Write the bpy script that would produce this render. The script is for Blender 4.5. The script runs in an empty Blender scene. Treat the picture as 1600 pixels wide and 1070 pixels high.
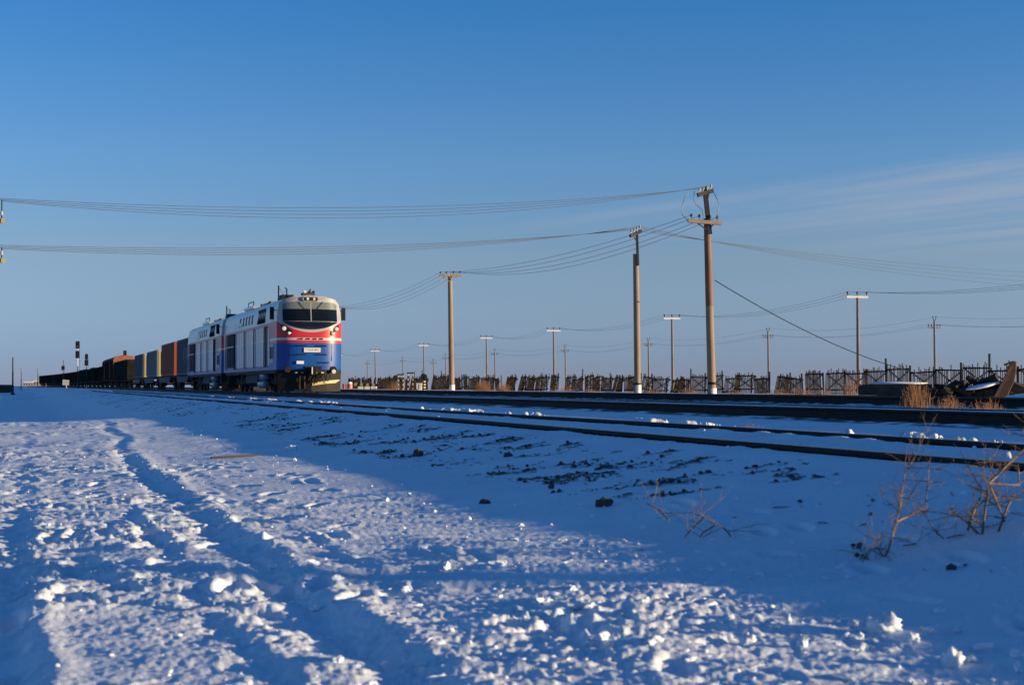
import bpy, math, random
import numpy as np
from mathutils import Vector, Matrix

random.seed(7)
C = bpy.context.scene.collection
R = math.radians

# ------------------------------------------------------------------ camera
ZC = 1.0                                   # camera height in world z
F = 2222.0                                 # focal length in photo pixels (1600 wide)
PITCH = math.atan(67.0 / F)
scn = bpy.context.scene
cd = bpy.data.cameras.new("camera")
cd.sensor_width = 36.0
cd.lens = 36.0 * F / 1600.0
cd.clip_start = 0.05
cd.clip_end = 9000
cd.dof.use_dof = True
cd.dof.focus_distance = 60.0
cd.dof.aperture_fstop = 6.3
cam = bpy.data.objects.new("camera", cd)
cam.location = (0, 0, ZC)
cam.rotation_euler = (math.pi / 2 + PITCH, 0, 0)
C.objects.link(cam)
scn.camera = cam

# ------------------------------------------------------------------ sun + sky
SUN_EL, SUN_AZ = 6.7, 102.0                # azimuth clockwise from +Y
tosun = Vector((math.sin(R(SUN_AZ)) * math.cos(R(SUN_EL)), math.cos(R(SUN_AZ)) * math.cos(R(SUN_EL)), math.sin(R(SUN_EL))))
sl = bpy.data.lights.new("sun", 'SUN')
sl.energy = 4.8
sl.angle = R(0.45)
sl.color = (1.0, 0.75, 0.44)
so = bpy.data.objects.new("sun", sl)
so.rotation_euler = (-tosun).to_track_quat('-Z', 'Y').to_euler()
C.objects.link(so)

world = bpy.data.worlds.new("World")
scn.world = world
world.use_nodes = True
wn, wl = world.node_tree.nodes, world.node_tree.links
wn.clear()


def N(nodes, t, **kw):
    n = nodes.new(t)
    for k, v in kw.items():
        setattr(n, k, v)
    return n


def setup_world():
    out = N(wn, 'ShaderNodeOutputWorld')
    bg = N(wn, 'ShaderNodeBackground')
    bg.inputs['Strength'].default_value = 0.10
    sky = N(wn, 'ShaderNodeTexSky', sky_type='NISHITA')
    sky.sun_disc = False
    sky.sun_elevation = R(SUN_EL)
    sky.sun_rotation = R(SUN_AZ)
    sky.altitude = 300
    sky.air_density = 1.0
    sky.dust_density = 0.0
    sky.ozone_density = 5.5
    # thin cirrus bank on a cloud plane
    tc = N(wn, 'ShaderNodeTexCoord')
    sep = N(wn, 'ShaderNodeSeparateXYZ')
    wl.new(tc.outputs['Generated'], sep.inputs[0])

    def M(op, a, b=None, c=None):
        n = N(wn, 'ShaderNodeMath', operation=op)
        for i, v in enumerate((a, b, c)):
            if v is None:
                continue
            if isinstance(v, (int, float)):
                n.inputs[i].default_value = v
            else:
                wl.new(v, n.inputs[i])
        return n.outputs[0]

    def SS(v, lo, hi):
        n = N(wn, 'ShaderNodeMapRange', interpolation_type='SMOOTHSTEP')
        wl.new(v, n.inputs['Value'])
        n.inputs['From Min'].default_value = lo
        n.inputs['From Max'].default_value = hi
        return n.outputs[0]

    # height above the horizon tints the clear sky: milky near the ground, deep blue overhead, the same all round
    rp = N(wn, 'ShaderNodeValToRGB')
    wl.new(M('MULTIPLY', sep.outputs['Z'], 2.0), rp.inputs[0])
    stops = [(0.0, (.80, .82, 1.5)), (.04, (.94, .88, 1.37)), (.10, (1.43, .99, 1.12)), (.175, (1.95, 1.07, .95)), (.31, (1.8, 1.20, 1.10)), (.52, (1.0, 1.13, 1.17)), (1.0, (1.0, 1.0, 1.0))]
    el = rp.color_ramp.elements
    while len(el) < len(stops):
        el.new(.5)
    for e, (p, c) in zip(el, stops):
        e.position = p
        e.color = (c[0] / 2, c[1] / 2, c[2] / 2, 1)
    tint = N(wn, 'ShaderNodeVectorMath', operation='SCALE')
    wl.new(rp.outputs[0], tint.inputs[0])
    tint.inputs['Scale'].default_value = 2.0
    clear = N(wn, 'ShaderNodeVectorMath', operation='MULTIPLY')
    wl.new(sky.outputs[0], clear.inputs[0])
    wl.new(tint.outputs[0], clear.inputs[1])
    z = M('MAXIMUM', sep.outputs['Z'], 0.02)
    px, py = M('DIVIDE', sep.outputs['X'], z), M('DIVIDE', sep.outputs['Y'], z)
    across = M('ADD', M('MULTIPLY', px, 0.80), M('MULTIPLY', py, 0.60))
    along = M('SUBTRACT', M('MULTIPLY', px, 0.60), M('MULTIPLY', py, 0.80))
    cmb = N(wn, 'ShaderNodeCombineXYZ')
    wl.new(M('MULTIPLY', along, 0.22), cmb.inputs[0])
    wl.new(M('MULTIPLY', across, 1.5), cmb.inputs[1])
    nz = N(wn, 'ShaderNodeTexNoise')
    nz.inputs['Scale'].default_value = 1.0
    nz.inputs['Detail'].default_value = 5.0
    nz.inputs['Roughness'].default_value = 0.55
    nz.inputs['Distortion'].default_value = 0.3
    wl.new(cmb.outputs[0], nz.inputs['Vector'])
    streak = SS(nz.outputs['Fac'], 0.40, 0.66)
    win = M('MULTIPLY', SS(across, 5.12, 5.5), M('SUBTRACT', 1.0, SS(across, 8.0, 13.0)))
    fade = SS(along, -8.2, -3.6)
    fac = M('MULTIPLY', M('MULTIPLY', M('MULTIPLY', win, fade), M('ADD', M('MULTIPLY', streak, 0.85), 0.15)), 0.80)
    mix = N(wn, 'ShaderNodeMix', data_type='RGBA')
    wl.new(fac, mix.inputs['Factor'])
    wl.new(clear.outputs[0], mix.inputs[6])
    mix.inputs[7].default_value = (1.75, 2.15, 2.8, 1)
    wl.new(mix.outputs[2], bg.inputs['Color'])
    wl.new(bg.outputs[0], out.inputs[0])


setup_world()
vs = scn.view_settings
vs.view_transform = 'Standard'
vs.look = 'None'
vs.gamma = 1.0
vs.use_curve_mapping = False
vs.exposure = 0.90

# ------------------------------------------------------------------ coordinates
TH = R(18.9)                               # tracks head away to the left of the view
CS, SN = math.cos(TH), math.sin(TH)


def off(t):
    """lateral bend of the tracks far away"""
    t = np.asarray(t, float)
    a = np.clip(t - 250.0, 0, 300)
    b = np.clip(t - 550.0, 0, None)
    return -1.29e-4 * a * a - 2 * 1.29e-4 * 300 * b


def P(d, t, z=0.0):
    dd = d + float(off(t))
    return Vector((dd * CS - t * SN, dd * SN + t * CS, ZC + z))   # z is relative to the camera height


def head(t):
    return TH - math.atan(float(off(t + .5) - off(t - .5)))


def at(px, py, Z):
    """world point that lies at depth Z straight behind photo pixel px, py"""
    x, y = (px - 800) / F, -(py - 535) / F
    c, s = math.cos(PITCH), math.sin(PITCH)
    f = Vector((x, c - y * s, s + y * c))
    return Vector((0, 0, ZC)) + f * (Z / f.y)


# ------------------------------------------------------------------ numpy noise
def perlin(x, y, seed=0):
    xi, yi = np.floor(x).astype(np.int64), np.floor(y).astype(np.int64)
    xf, yf = x - xi, y - yi
    u, v = xf * xf * xf * (xf * (xf * 6 - 15) + 10), yf * yf * yf * (yf * (yf * 6 - 15) + 10)

    def g(ix, iy, fx, fy):
        h = (ix * 374761393 + iy * 668265263 + seed * 974711) & 0xffffffff
        h = ((h ^ (h >> 13)) * 1274126177) & 0xffffffff
        a = (h ^ (h >> 16)) * (2 * np.pi / 4294967296.0)
        return np.cos(a) * fx + np.sin(a) * fy
    a = g(xi, yi, xf, yf)
    b = g(xi + 1, yi, xf - 1, yf)
    c = g(xi, yi + 1, xf, yf - 1)
    d = g(xi + 1, yi + 1, xf - 1, yf - 1)
    return ((a + u * (b - a)) * (1 - v) + (c + u * (d - c)) * v) * 1.5


def sst(x, lo, hi):
    k = np.clip((x - lo) / (hi - lo), 0, 1)
    return k * k * (3 - 2 * k)


# ------------------------------------------------------------------ terrain
PD = [-400, -30, -6, -3, 0, 1.4, 2.4, 3, 3.6, 4.3, 4.8, 5.08, 5.12, 5.26, 5.6, 6, 6.3, 6.6, 6.72, 6.86, 7.1, 7.7, 8.4, 9.4, 10.4, 11.5, 11.8, 12.1, 12.75, 13, 13.25, 13.7, 14.08, 14.25, 14.6, 15.2, 16.2, 17.2, 17.5, 17.85, 18.4, 18.8, 19.5, 19.75, 20.3, 23, 27, 34, 45, 60, 120, 400]
PZ = [-1, -0.96, -0.95, -0.92, -0.86, -0.82, -0.79, -0.76, -0.7, -0.59, -0.495, -0.465, -0.5, -0.56, -0.585, -0.535, -0.497, -0.458, -0.5, -0.5, -0.49, -0.58, -0.7, -0.72, -0.655, -0.575, -0.56, -0.54, -0.545, -0.52, -0.5, -0.445, -0.392, -0.42, -0.43, -0.46, -0.46, -0.45, -0.44, -0.415, -0.415, -0.33, -0.3, -0.32, -0.36, -0.36, -0.4, -0.5, -0.58, -0.62, -0.65, -0.65]
rng = np.random.default_rng(5)
FOOT = [(2.75 + .16 * (k % 2) + .10 * k, 3.1 + .62 * k, .25 * (-1) ** k, .030, 1.0) for k in range(11)]
FOOT += [(3.7 - .1 * (k % 2), 4.2 + .66 * k, .2 * (-1) ** k, .026, 1.0) for k in range(7)]
for k in range(420):
    FOOT.append((rng.uniform(-4.5, 2.3), rng.uniform(2.6, 15), rng.uniform(-.9, .9), rng.uniform(.008, .024), rng.uniform(.8, 1.25)))


def profile(X, Y):
    d, t = X * CS + Y * SN, -X * SN + Y * CS
    d = d - off(t)
    z = np.interp(d, PD, PZ)
    low = sst(t, 33, 52) * (1 - sst(d, 1.2, 4.4))
    z = z - .62 * low
    return d, t, z


def ground(X, Y, masks=False):
    """height (relative to the camera) of the snow; with masks also dirt and ballast"""
    X, Y = np.asarray(X, float), np.asarray(Y, float)
    d, t, z = profile(X, Y)
    r = np.hypot(X, Y)
    nearf = 1 - sst(r, 60, 110)
    farf = sst(r, 60, 200)
    # how rough: trodden ground everywhere left of the bank, smooth wind-blown bank
    wob = perlin(X * .35, Y * .35, 3)
    rough = 1 - sst(d + .5 * wob, 1.9, 3.0)
    smooth_patch = np.exp(-(((d - 1.75) / .65) ** 2)) * sst(t, 8.5, 11) * (1 - sst(t, 24, 30))
    smooth_patch = np.maximum(smooth_patch, .8 * sst(perlin(X * .22, Y * .22, 31), .12, .4))
    rough = rough * (1 - .72 * smooth_patch)
    track_zone = sst(d, 4.9, 5.0)
    bank = sst(d, 2.2, 3.2) * (1 - track_zone)
    amp = .24 + .76 * rough + .30 * bank * sst(perlin(X * .6, Y * .6, 37), -.3, .3)
    u = perlin(X * .33, Y * .33, 1) * .026 + perlin(X * .9, Y * .9, 2) * .013
    z = z + u * (1 - .85 * track_zone) * (1 - .35 * bank)
    # trodden crust: broken relief whose strength changes from place to place
    patch = .22 + 1.0 * sst(perlin(X * .55, Y * .55, 33) + .6 * perlin(X * 1.5, Y * 1.5, 34), -.35, .55)
    calm = sst(d, 1.15, 1.5) * sst(t, 4.4, 5.6)
    A = nearf * amp * patch * (1 - .60 * calm) * (1 - .6 * track_zone)
    qx, qy = X + .10 * perlin(X * 2.1, Y * 2.1, 35), Y + .10 * perlin(X * 2.1, Y * 2.1, 36)
    h = np.zeros_like(X)
    fr, am = 3.1, 1.0
    for o in range(7):
        n_ = perlin(qx * fr * .72 + o * 3.1, qy * fr * 1.12 - o * 1.7, 70 + o)
        if o in (1, 2, 3):
            n_ = .8 - 2.2 * np.abs(n_) ** .9
        h = h + am * n_
        fr *= 1.93
        am *= .66
    z = z + .0098 * A * h
    # broken plates of crust
    c = perlin(qx * 3.4, qy * 6.2, 4) + .6 * perlin(qx * 9, qy * 12, 5) + .4 * perlin(X * 24, Y * 28, 17)
    z = z + A * (.011 + .010 * (1 - sst(t, 3.9, 5.2)) * sst(d, .8, 1.6)) * (sst(c, .06, .18) + .7 * sst(c, -.32, -.2))
    # wind ridges, long across the view
    wx, wy = X * math.cos(.12) - Y * math.sin(.12), X * math.sin(.12) + Y * math.cos(.12)
    ridge = .013 * (1 - np.abs(perlin(wx * 1.1, wy * 4.3, 6)) * 2.2) + .010 * np.maximum(perlin(wx * 2.6, wy * 9.5, 7), -.1)
    z = z + nearf * ridge * (.30 + .5 * rough + .25 * calm * rough) * (1 - .7 * track_zone) * (1 - .35 * bank)
    z = z + nearf * (.25 + .75 * amp) * (.004 * perlin(X * 31, Y * 31, 9) + .0022 * perlin(X * 70, Y * 70, 10)) * (1 - .5 * track_zone)
    # wheel ruts along the dirt road
    wd = d - .55 * sst(t, 14, 30) * sst(d, .3, 1.0) + .04 * perlin(X * 2.4, Y * 2.4, 18) + .16 * perlin(t * .22, t * 0 + .5, 11) + .02 * perlin(t * 1.1, t * 0 + 3.5, 12)
    for rd, dep, wid in ((1.02, .052, .105), (.66, .012, .05), (-.05, .020, .08), (-1.7, .018, .09), (-.7, .012, .06), (1.42, .008, .05)):
        m = np.clip(.50 + 1.25 * perlin(t * .34, t * 0 + rd * 7, 13) + .35 * perlin(X * 2.2, Y * 2.2, 14), .08 if rd != 1.02 else .45, 1.25) * nearf * (1 - sst(t, 30, 40)) * (1 - .5 * sst(t, 8, 14))
        q = (wd - rd) / wid
        z = z - dep * m * np.exp(-q * q) + .5 * dep * m * np.exp(-((q - 1.7) / .7) ** 2)
    # footprints
    sel = np.where((r < 24) & (d < 4.8) & (np.abs(X) < 9))[0] if X.ndim == 1 else None
    if sel is not None and len(sel):
        ds, ts = d[sel], t[sel]
        dz = np.zeros(len(sel))
        for fd, ft, fa, dep, sc in FOOT:
            if ft < 4.6 and fd < 2.6:
                dep, sc = dep * .55, sc * .8
            lo = np.abs(ts - ft) < .4
            lo &= np.abs(ds - fd) < .4
            if not lo.any():
                continue
            a, b = ds[lo] - fd, ts[lo] - ft
            p, q = (a * math.cos(fa) + b * math.sin(fa)) / (.055 * sc), (-a * math.sin(fa) + b * math.cos(fa)) / (.14 * sc)
            e = np.sqrt(p * p + q * q)
            dz[lo] += -dep * (1 - sst(e, .6, 1.15)) + .35 * dep * np.exp(-((e - 1.35) / .3) ** 2)
        z[sel] += dz
    # drifts round the far fence and plain
    z = z + sst(d, 21, 24) * (.10 * perlin(X * .12, Y * .12, 21) + .07 * perlin(X * .45, Y * .45, 22)) * (1 - sst(r, 300, 600))
    z = z + farf * (1 - sst(d, 6, 12)) * (.04 * perlin(X * .05, Y * .05, 23))
    # dirt showing through on the bank
    dn = perlin((d * 2.1 + t * .9) * 1.0, (t * 1.7 - d * .5) * 1.0, 41) + .75 * perlin(X * 5.0, Y * 8.0, 42) + .65 * perlin(X * 15, Y * 19, 43) + .4 * perlin(X * 38, Y * 38, 46)
    zone = sst(d, 3.0, 3.5) * (1 - sst(d, 4.6, 4.98)) * (.55 + .45 * sst(perlin(t * .33, d * .4, 44), -.3, .15))
    zone = np.where(t > 34, zone * .9 * sst(d, 2.0, 3.0), zone)
    dirt = sst(dn + (zone - 1) * 1.5, .41, .55) * (1 - sst(r, 70, 130))
    z = z + dirt * .012 * (.6 + perlin(X * 13, Y * 13, 45)) * (1 - sst(r, 30, 60))
    # clumps of snow thrown beside the rails
    for rd, th, hgt in ((5.45, .70, .06), (6.35, .80, .04), (7.15, .62, .10), (7.40, .50, .12)):
        k = sst(perlin(t * 1.9, t * 0 + rd * 3, 51) + .8 * perlin(t * .35, t * 0 + rd, 52) + .5 * perlin(X * 9, Y * 9, 53) + .25 * perlin(X * 21, Y * 21, 54), th, th + .28)
        z = z + k * hgt * np.exp(-((d - rd) / .14) ** 2) * (1 - sst(r, 50, 90))
    # snow lies unevenly against the rails
    for d0 in (5.03, 6.58):
        z = z + .030 * np.maximum(0, perlin(t * .8, t * 0 + d0, 56) + .5 * perlin(t * 3.3, t * 0 + d0, 57)) * np.exp(-((d - d0) / .10) ** 2) * (1 - sst(r, 60, 90))
    if not masks:
        return z
    bn = perlin(X * 1.1, Y * .7, 61) * .5 + .5 * perlin(X * 4, Y * 3, 62)
    ball = np.zeros_like(z)
    for lo, hi in ((11.6, 13.25), (17.3, 18.75)):
        inside = sst(d, lo, lo + .25) * (1 - sst(d, hi - .25, hi))
        mid = 0
        ball = np.maximum(ball, inside * sst(bn - .35 * mid + .25, .0, .25))
    ball *= 1 - sst(r, 250, 400)
    soil = sst(bn + .6 * perlin(X * .2, Y * .2, 63), .42, .62) * sst(d, 21, 23) * (1 - sst(d, 42, 52)) * .8
    soil = np.maximum(soil, .6 * sst(perlin(X * .25, Y * .12, 64) + .5 * perlin(X * .9, Y * .5, 65), .45, .7) * sst(t, 130, 180) * (1 - sst(d, 5, 9)))
    return z, np.maximum(dirt, soil * .9), ball


def gz(x, y):
    return float(ground(np.array([x]), np.array([y]))[0])


def on_ground(d, t, dz=0.0):
    p = P(d, t)
    p.z = ZC + gz(p.x, p.y) + dz
    return p


def px_ground(px, py, zguess=-.8):
    """walk along the view ray of a photo pixel until it meets the snow"""
    Zs = np.geomspace(2.0, 400, 3000)
    x, y = (px - 800) / F, -(py - 535) / F
    c, s = math.cos(PITCH), math.sin(PITCH)
    f = np.array([x, c - y * s, s + y * c])
    f = f / f[1]
    zz = ground(f[0] * Zs, Zs)
    k = np.where(f[2] * Zs <= zz)[0]
    Z = Zs[k[0]] if len(k) else 60.0
    X = f[0] * Z
    return Vector((X, Z, ZC + gz(X, Z)))


# ------------------------------------------------------------------ materials
def new_mat(name):
    m = bpy.data.materials.new(name)
    m.use_nodes = True
    nt = m.node_tree
    b = nt.nodes['Principled BSDF']
    return m, nt, nt.nodes, nt.links, b


def mat(name, col, rough=.6, metal=0.0, var=.25, scale=3.0, bump=.0, bscale=40.0, wear=None, wearamt=.0, coat=0.0, stretch=(1, 1, 1), spec=.5):
    m, nt, n, l, b = new_mat(name)
    b.inputs['Roughness'].default_value = rough
    b.inputs['Metallic'].default_value = metal
    b.inputs['Specular IOR Level'].default_value = spec
    b.inputs['Coat Weight'].default_value = coat
    tc = N(n, 'ShaderNodeTexCoord')
    mp = N(n, 'ShaderNodeMapping')
    mp.inputs['Scale'].default_value = stretch
    l.new(tc.outputs['Object'], mp.inputs[0])
    nz = N(n, 'ShaderNodeTexNoise')
    nz.inputs['Scale'].default_value = scale
    nz.inputs['Detail'].default_value = 6
    l.new(mp.outputs[0], nz.inputs['Vector'])
    rp = N(n, 'ShaderNodeValToRGB')
    c = col
    rp.color_ramp.elements[0].position = .3
    rp.color_ramp.elements[1].position = .7
    rp.color_ramp.elements[0].color = (c[0] * (1 - var), c[1] * (1 - var), c[2] * (1 - var), 1)
    rp.color_ramp.elements[1].color = (min(1, c[0] * (1 + var)), min(1, c[1] * (1 + var)), min(1, c[2] * (1 + var)), 1)
    l.new(nz.outputs['Fac'], rp.inputs[0])
    colout = rp.outputs[0]
    if wear is not None:
        n2 = N(n, 'ShaderNodeTexNoise')
        n2.inputs['Scale'].default_value = scale * 2.3
        n2.inputs['Detail'].default_value = 8
        n2.inputs['Roughness'].default_value = .65
        l.new(mp.outputs[0], n2.inputs['Vector'])
        r2 = N(n, 'ShaderNodeValToRGB')
        r2.color_ramp.elements[0].position = .62 - .25 * wearamt
        r2.color_ramp.elements[1].position = .72 - .2 * wearamt
        l.new(n2.outputs['Fac'], r2.inputs[0])
        mx = N(n, 'ShaderNodeMix', data_type='RGBA')
        l.new(r2.outputs[0], mx.inputs['Factor'])
        l.new(colout, mx.inputs[6])
        mx.inputs[7].default_value = (*wear, 1)
        colout = mx.outputs[2]
    l.new(colout, b.inputs['Base Color'])
    if bump:
        n3 = N(n, 'ShaderNodeTexNoise')
        n3.inputs['Scale'].default_value = bscale
        n3.inputs['Detail'].default_value = 4
        l.new(mp.outputs[0], n3.inputs['Vector'])
        bp = N(n, 'ShaderNodeBump')
        bp.inputs['Strength'].default_value = bump
        bp.inputs['Distance'].default_value = .02
        l.new(n3.outputs['Fac'], bp.inputs['Height'])
        l.new(bp.outputs[0], b.inputs['Normal'])
    return m


def snow_mat(name, attrs):
    m, nt, n, l, b = new_mat(name)
    b.inputs['Roughness'].default_value = .55
    b.inputs['Specular IOR Level'].default_value = .25
    tc = N(n, 'ShaderNodeTexCoord')
    nz = N(n, 'ShaderNodeTexNoise')
    nz.inputs['Scale'].default_value = 1.3
    nz.inputs['Detail'].default_value = 7
    l.new(tc.outputs['Object'], nz.inputs['Vector'])
    rp = N(n, 'ShaderNodeValToRGB')
    rp.color_ramp.elements[0].position, rp.color_ramp.elements[1].position = .35, .65
    rp.color_ramp.elements[0].color = (.66, .74, .83, 1)
    rp.color_ramp.elements[1].color = (.76, .82, .89, 1)
    l.new(nz.outputs['Fac'], rp.inputs[0])
    col = rp.outputs[0]
    if attrs:
        nf = N(n, 'ShaderNodeTexNoise')
        nf.inputs['Scale'].default_value = 55
        nf.inputs['Detail'].default_value = 3
        l.new(tc.outputs['Object'], nf.inputs['Vector'])
        for an, c0, c1 in (('dirt', (.022, .016, .011), (.095, .070, .050)), ('ballast', (.007, .0065, .0065), (.032, .029, .027))):
            at_ = N(n, 'ShaderNodeAttribute')
            at_.attribute_name = an
            r2 = N(n, 'ShaderNodeValToRGB')
            r2.color_ramp.elements[0].position, r2.color_ramp.elements[1].position = .35, .68
            r2.color_ramp.elements[0].color = (*c0, 1)
            r2.color_ramp.elements[1].color = (*c1, 1)
            l.new(nf.outputs['Fac'], r2.inputs[0])
            mx = N(n, 'ShaderNodeMix', data_type='RGBA')
            l.new(at_.outputs['Fac'], mx.inputs['Factor'])
            l.new(col, mx.inputs[6])
            l.new(r2.outputs[0], mx.inputs[7])
            col = mx.outputs[2]
    l.new(col, b.inputs['Base Color'])
    n3 = N(n, 'ShaderNodeTexNoise')
    n3.inputs['Scale'].default_value = 70
    n3.inputs['Detail'].default_value = 5
    n3.inputs['Roughness'].default_value = .65
    l.new(tc.outputs['Object'], n3.inputs['Vector'])
    bp = N(n, 'ShaderNodeBump')
    bp.inputs['Strength'].default_value = .35
    bp.inputs['Distance'].default_value = .012
    l.new(n3.outputs['Fac'], bp.inputs['Height'])
    l.new(bp.outputs[0], b.inputs['Normal'])
    return m


MT = {}
MT['ground'] = snow_mat('snow_ground', True)
MT['snow'] = snow_mat('snow', False)
MT['rail'] = mat('rail_steel', (.016, .013, .012), .75, .0, .4, 4, .3, 60, spec=.25)
def worn_rail(m):
    nt = m.node_tree
    n, l = nt.nodes, nt.links
    b = n['Principled BSDF']
    g = N(n, 'ShaderNodeNewGeometry')
    sp = N(n, 'ShaderNodeSeparateXYZ')
    l.new(g.outputs['True Normal'], sp.inputs[0])
    mr = N(n, 'ShaderNodeMapRange')
    l.new(sp.outputs['Z'], mr.inputs['Value'])
    mr.inputs['From Min'].default_value, mr.inputs['From Max'].default_value = .93, .99
    src = b.inputs['Base Color'].links[0].from_socket
    mx = N(n, 'ShaderNodeMix', data_type='RGBA')
    l.new(mr.outputs[0], mx.inputs['Factor'])
    l.new(src, mx.inputs[6])
    mx.inputs[7].default_value = (.16, .15, .145, 1)
    l.new(mx.outputs[2], b.inputs['Base Color'])
    l.new(mr.outputs[0], b.inputs['Metallic'])
    m2 = N(n, 'ShaderNodeMapRange')
    l.new(mr.outputs[0], m2.inputs['Value'])
    m2.inputs['To Min'].default_value, m2.inputs['To Max'].default_value = .75, .32
    l.new(m2.outputs[0], b.inputs['Roughness'])


worn_rail(MT['rail'])
MT['sleeper'] = mat('sleeper_wood', (.018, .015, .013), .9, 0, .4, 5, .5, 30, spec=.15)
MT['white'] = mat('white_paint', (.32, .325, .33), .30, 0, .06, 1.5, .03, 12, (.30, .29, .27), .12, .25, (1, .4, 2))
MT['red'] = mat('red_paint', (.44, .012, .018), .38, 0, .12, 1.5, .04, 12, None, 0, .08, spec=.5)
MT['blue'] = mat('blue_paint', (.002, .060, .265), .42, 0, .12, 1.5, .04, 12, None, 0, .04, spec=.3)
MT['stripe'] = mat('stripe_paint', (.46, .45, .43), .3, 0, .05)
MT['sheen_frost_blue'] = mat('sheen_frosted_blue_paint', (.15, .21, .33), .30, 0, .10, 1.5, .04, 12, (.30, .33, .38), .25, .15, (1, .5, 2))  # door blue paled: grazing sky reflection put into the colour, with dust and frost
MT['sheen_frost_red'] = mat('sheen_frosted_red_paint', (.36, .22, .23), .30, 0, .10, 1.5, .04, 12, (.36, .34, .35), .25, .15, (1, .5, 2))  # door red, likewise paled by painted-in sky sheen as well as frost
MT['black'] = mat('black_metal', (.010, .010, .010), .65, .0, .4, 5, .2, 30, spec=.2)
MT['gloss'] = mat('black_gloss', (.006, .006, .007), .12, 0, .2)
MT['glass'] = mat('dark_glass', (.005, .007, .009), .06, 0, .2, 1, 0, 1, None, 0, 0, spec=.3)
MT['visor'] = mat('sun_visor', (.13, .155, .14), .25, 0, .10, 1)
MT['lens'] = mat('lamp_lens', (.55, .54, .48), .12, 0, .08)
MT['grease'] = mat('bogie_steel', (.014, .012, .011), .8, .0, .5, 4, .4, 25, spec=.15)
MT['tank'] = mat('tank_paint', (.17, .21, .24), .35, .0, .12)
MT['yellow'] = mat('yellow_paint', (.36, .28, .085), .5, 0, .15, 4)
MT['plate'] = mat('plate_paint', (.60, .58, .50), .4, 0, .04)
MT['letter'] = mat('letter_paint', (.07, .045, .03), .5, 0, .1)
MT['grille'] = mat('grille_metal', (.012, .011, .011), .65, .0, .4, 3, spec=.2)
MT['cont_blue'] = mat('container_blue', (.040, .060, .080), .6, 0, .12, 1.5, .05, 10, (.11, .08, .06), .1, spec=.15)
MT['cont_orange'] = mat('container_orange', (.24, .056, .022), .6, 0, .12, 1.5, .05, 10, (.12, .05, .03), .12, spec=.15)
MT['cont_yellow'] = mat('container_yellow', (.33, .255, .125), .6, 0, .10, 1.5, .05, 10, (.16, .09, .04), .1, spec=.15)
MT['cont_grey'] = mat('container_grey', (.10, .13, .14), .6, 0, .12, 1.5, .05, 10, (.12, .08, .06), .1, spec=.15)
MT['deck'] = mat('wagon_grey', (.055, .060, .066), .7, .0, .3, 3, spec=.2)
MT['w_green'] = mat('wagon_green', (.008, .030, .024), .8, 0, .3, 2, .1, 15, (.03, .022, .015), .2, spec=.15)
MT['w_brown'] = mat('wagon_brown', (.035, .015, .012), .8, 0, .3, 2, .1, 15, (.02, .014, .011), .3, spec=.15)
MT['w_dark'] = mat('wagon_dark', (.012, .012, .013), .85, 0, .4, 2, .1, 15, (.03, .018, .014), .2, spec=.12)
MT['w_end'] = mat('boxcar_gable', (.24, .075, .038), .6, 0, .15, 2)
MT['concrete'] = mat('concrete', (.225, .165, .105), .85, 0, .22, 2.2, .25, 40, (.18, .14, .10), .18, 0, (2.5, 2.5, .35))
MT['rustpole'] = mat('stained_concrete', (.17, .085, .045), .85, 0, .35, 3, .2, 30, (.12, .05, .03), .3, 0, (3, 3, .3))
MT['wood'] = mat('pole_wood', (.035, .028, .024), .85, 0, .4, 4, .4, 25, None, 0, 0, (4, 4, .4))
MT['armwood'] = mat('arm_wood', (.26, .20, .12), .85, 0, .3, 5, .3, 25)
MT['whitewash'] = mat('whitewash', (.66, .65, .62), .8, 0, .12, 3, .2, 30)
MT['porcelain'] = mat('porcelain', (.40, .40, .39), .25, 0, .1)
MT['insul'] = mat('dark_insulator', (.05, .05, .055), .35, 0, .2)
MT['wire'] = mat('wire_metal', (.09, .10, .115), .5, .0, .2)
MT['fence'] = mat('fence_wood', (.024, .020, .018), .9, 0, .45, 3, .4, 30, spec=.15)
MT['fpole'] = mat('far_concrete', (.17, .145, .12), .85, 0, .2, 2)
MT['rust'] = mat('rusty_iron', (.040, .018, .011), .9, .0, .5, 3, .6, 20, (.02, .014, .012), .3)
MT['rustdark'] = mat('dark_scrap', (.016, .011, .009), .9, .0, .5, 3, .6, 20)
MT['brick'] = mat('block_concrete', (.050, .036, .026), .9, 0, .35, 3, .5, 25)
MT['reed'] = mat('dry_reed', (.36, .18, .07), .8, 0, .35, 8)
MT['twig'] = mat('dry_twig', (.17, .115, .066), .8, 0, .4, 10)
MT['stone'] = mat('dark_stone', (.060, .052, .046), .9, 0, .4, 12, .6, 40)
MT['plank'] = mat('weathered_plank', (.062, .048, .037), .85, 0, .3, 6, .4, 30)
MT['sig'] = mat('signal_black', (.010, .010, .011), .5, 0, .3)
MT['sigwhite'] = mat('signal_white', (.55, .54, .50), .6, 0, .1)
MT['orange'] = mat('orange_paint', (.55, .13, .06), .5, 0, .15)
MT['wallpink'] = mat('far_plaster', (.46, .33, .27), .9, 0, .15)
MT['redlens'] = mat('red_lens', (.30, .01, .012), .2)


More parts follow.
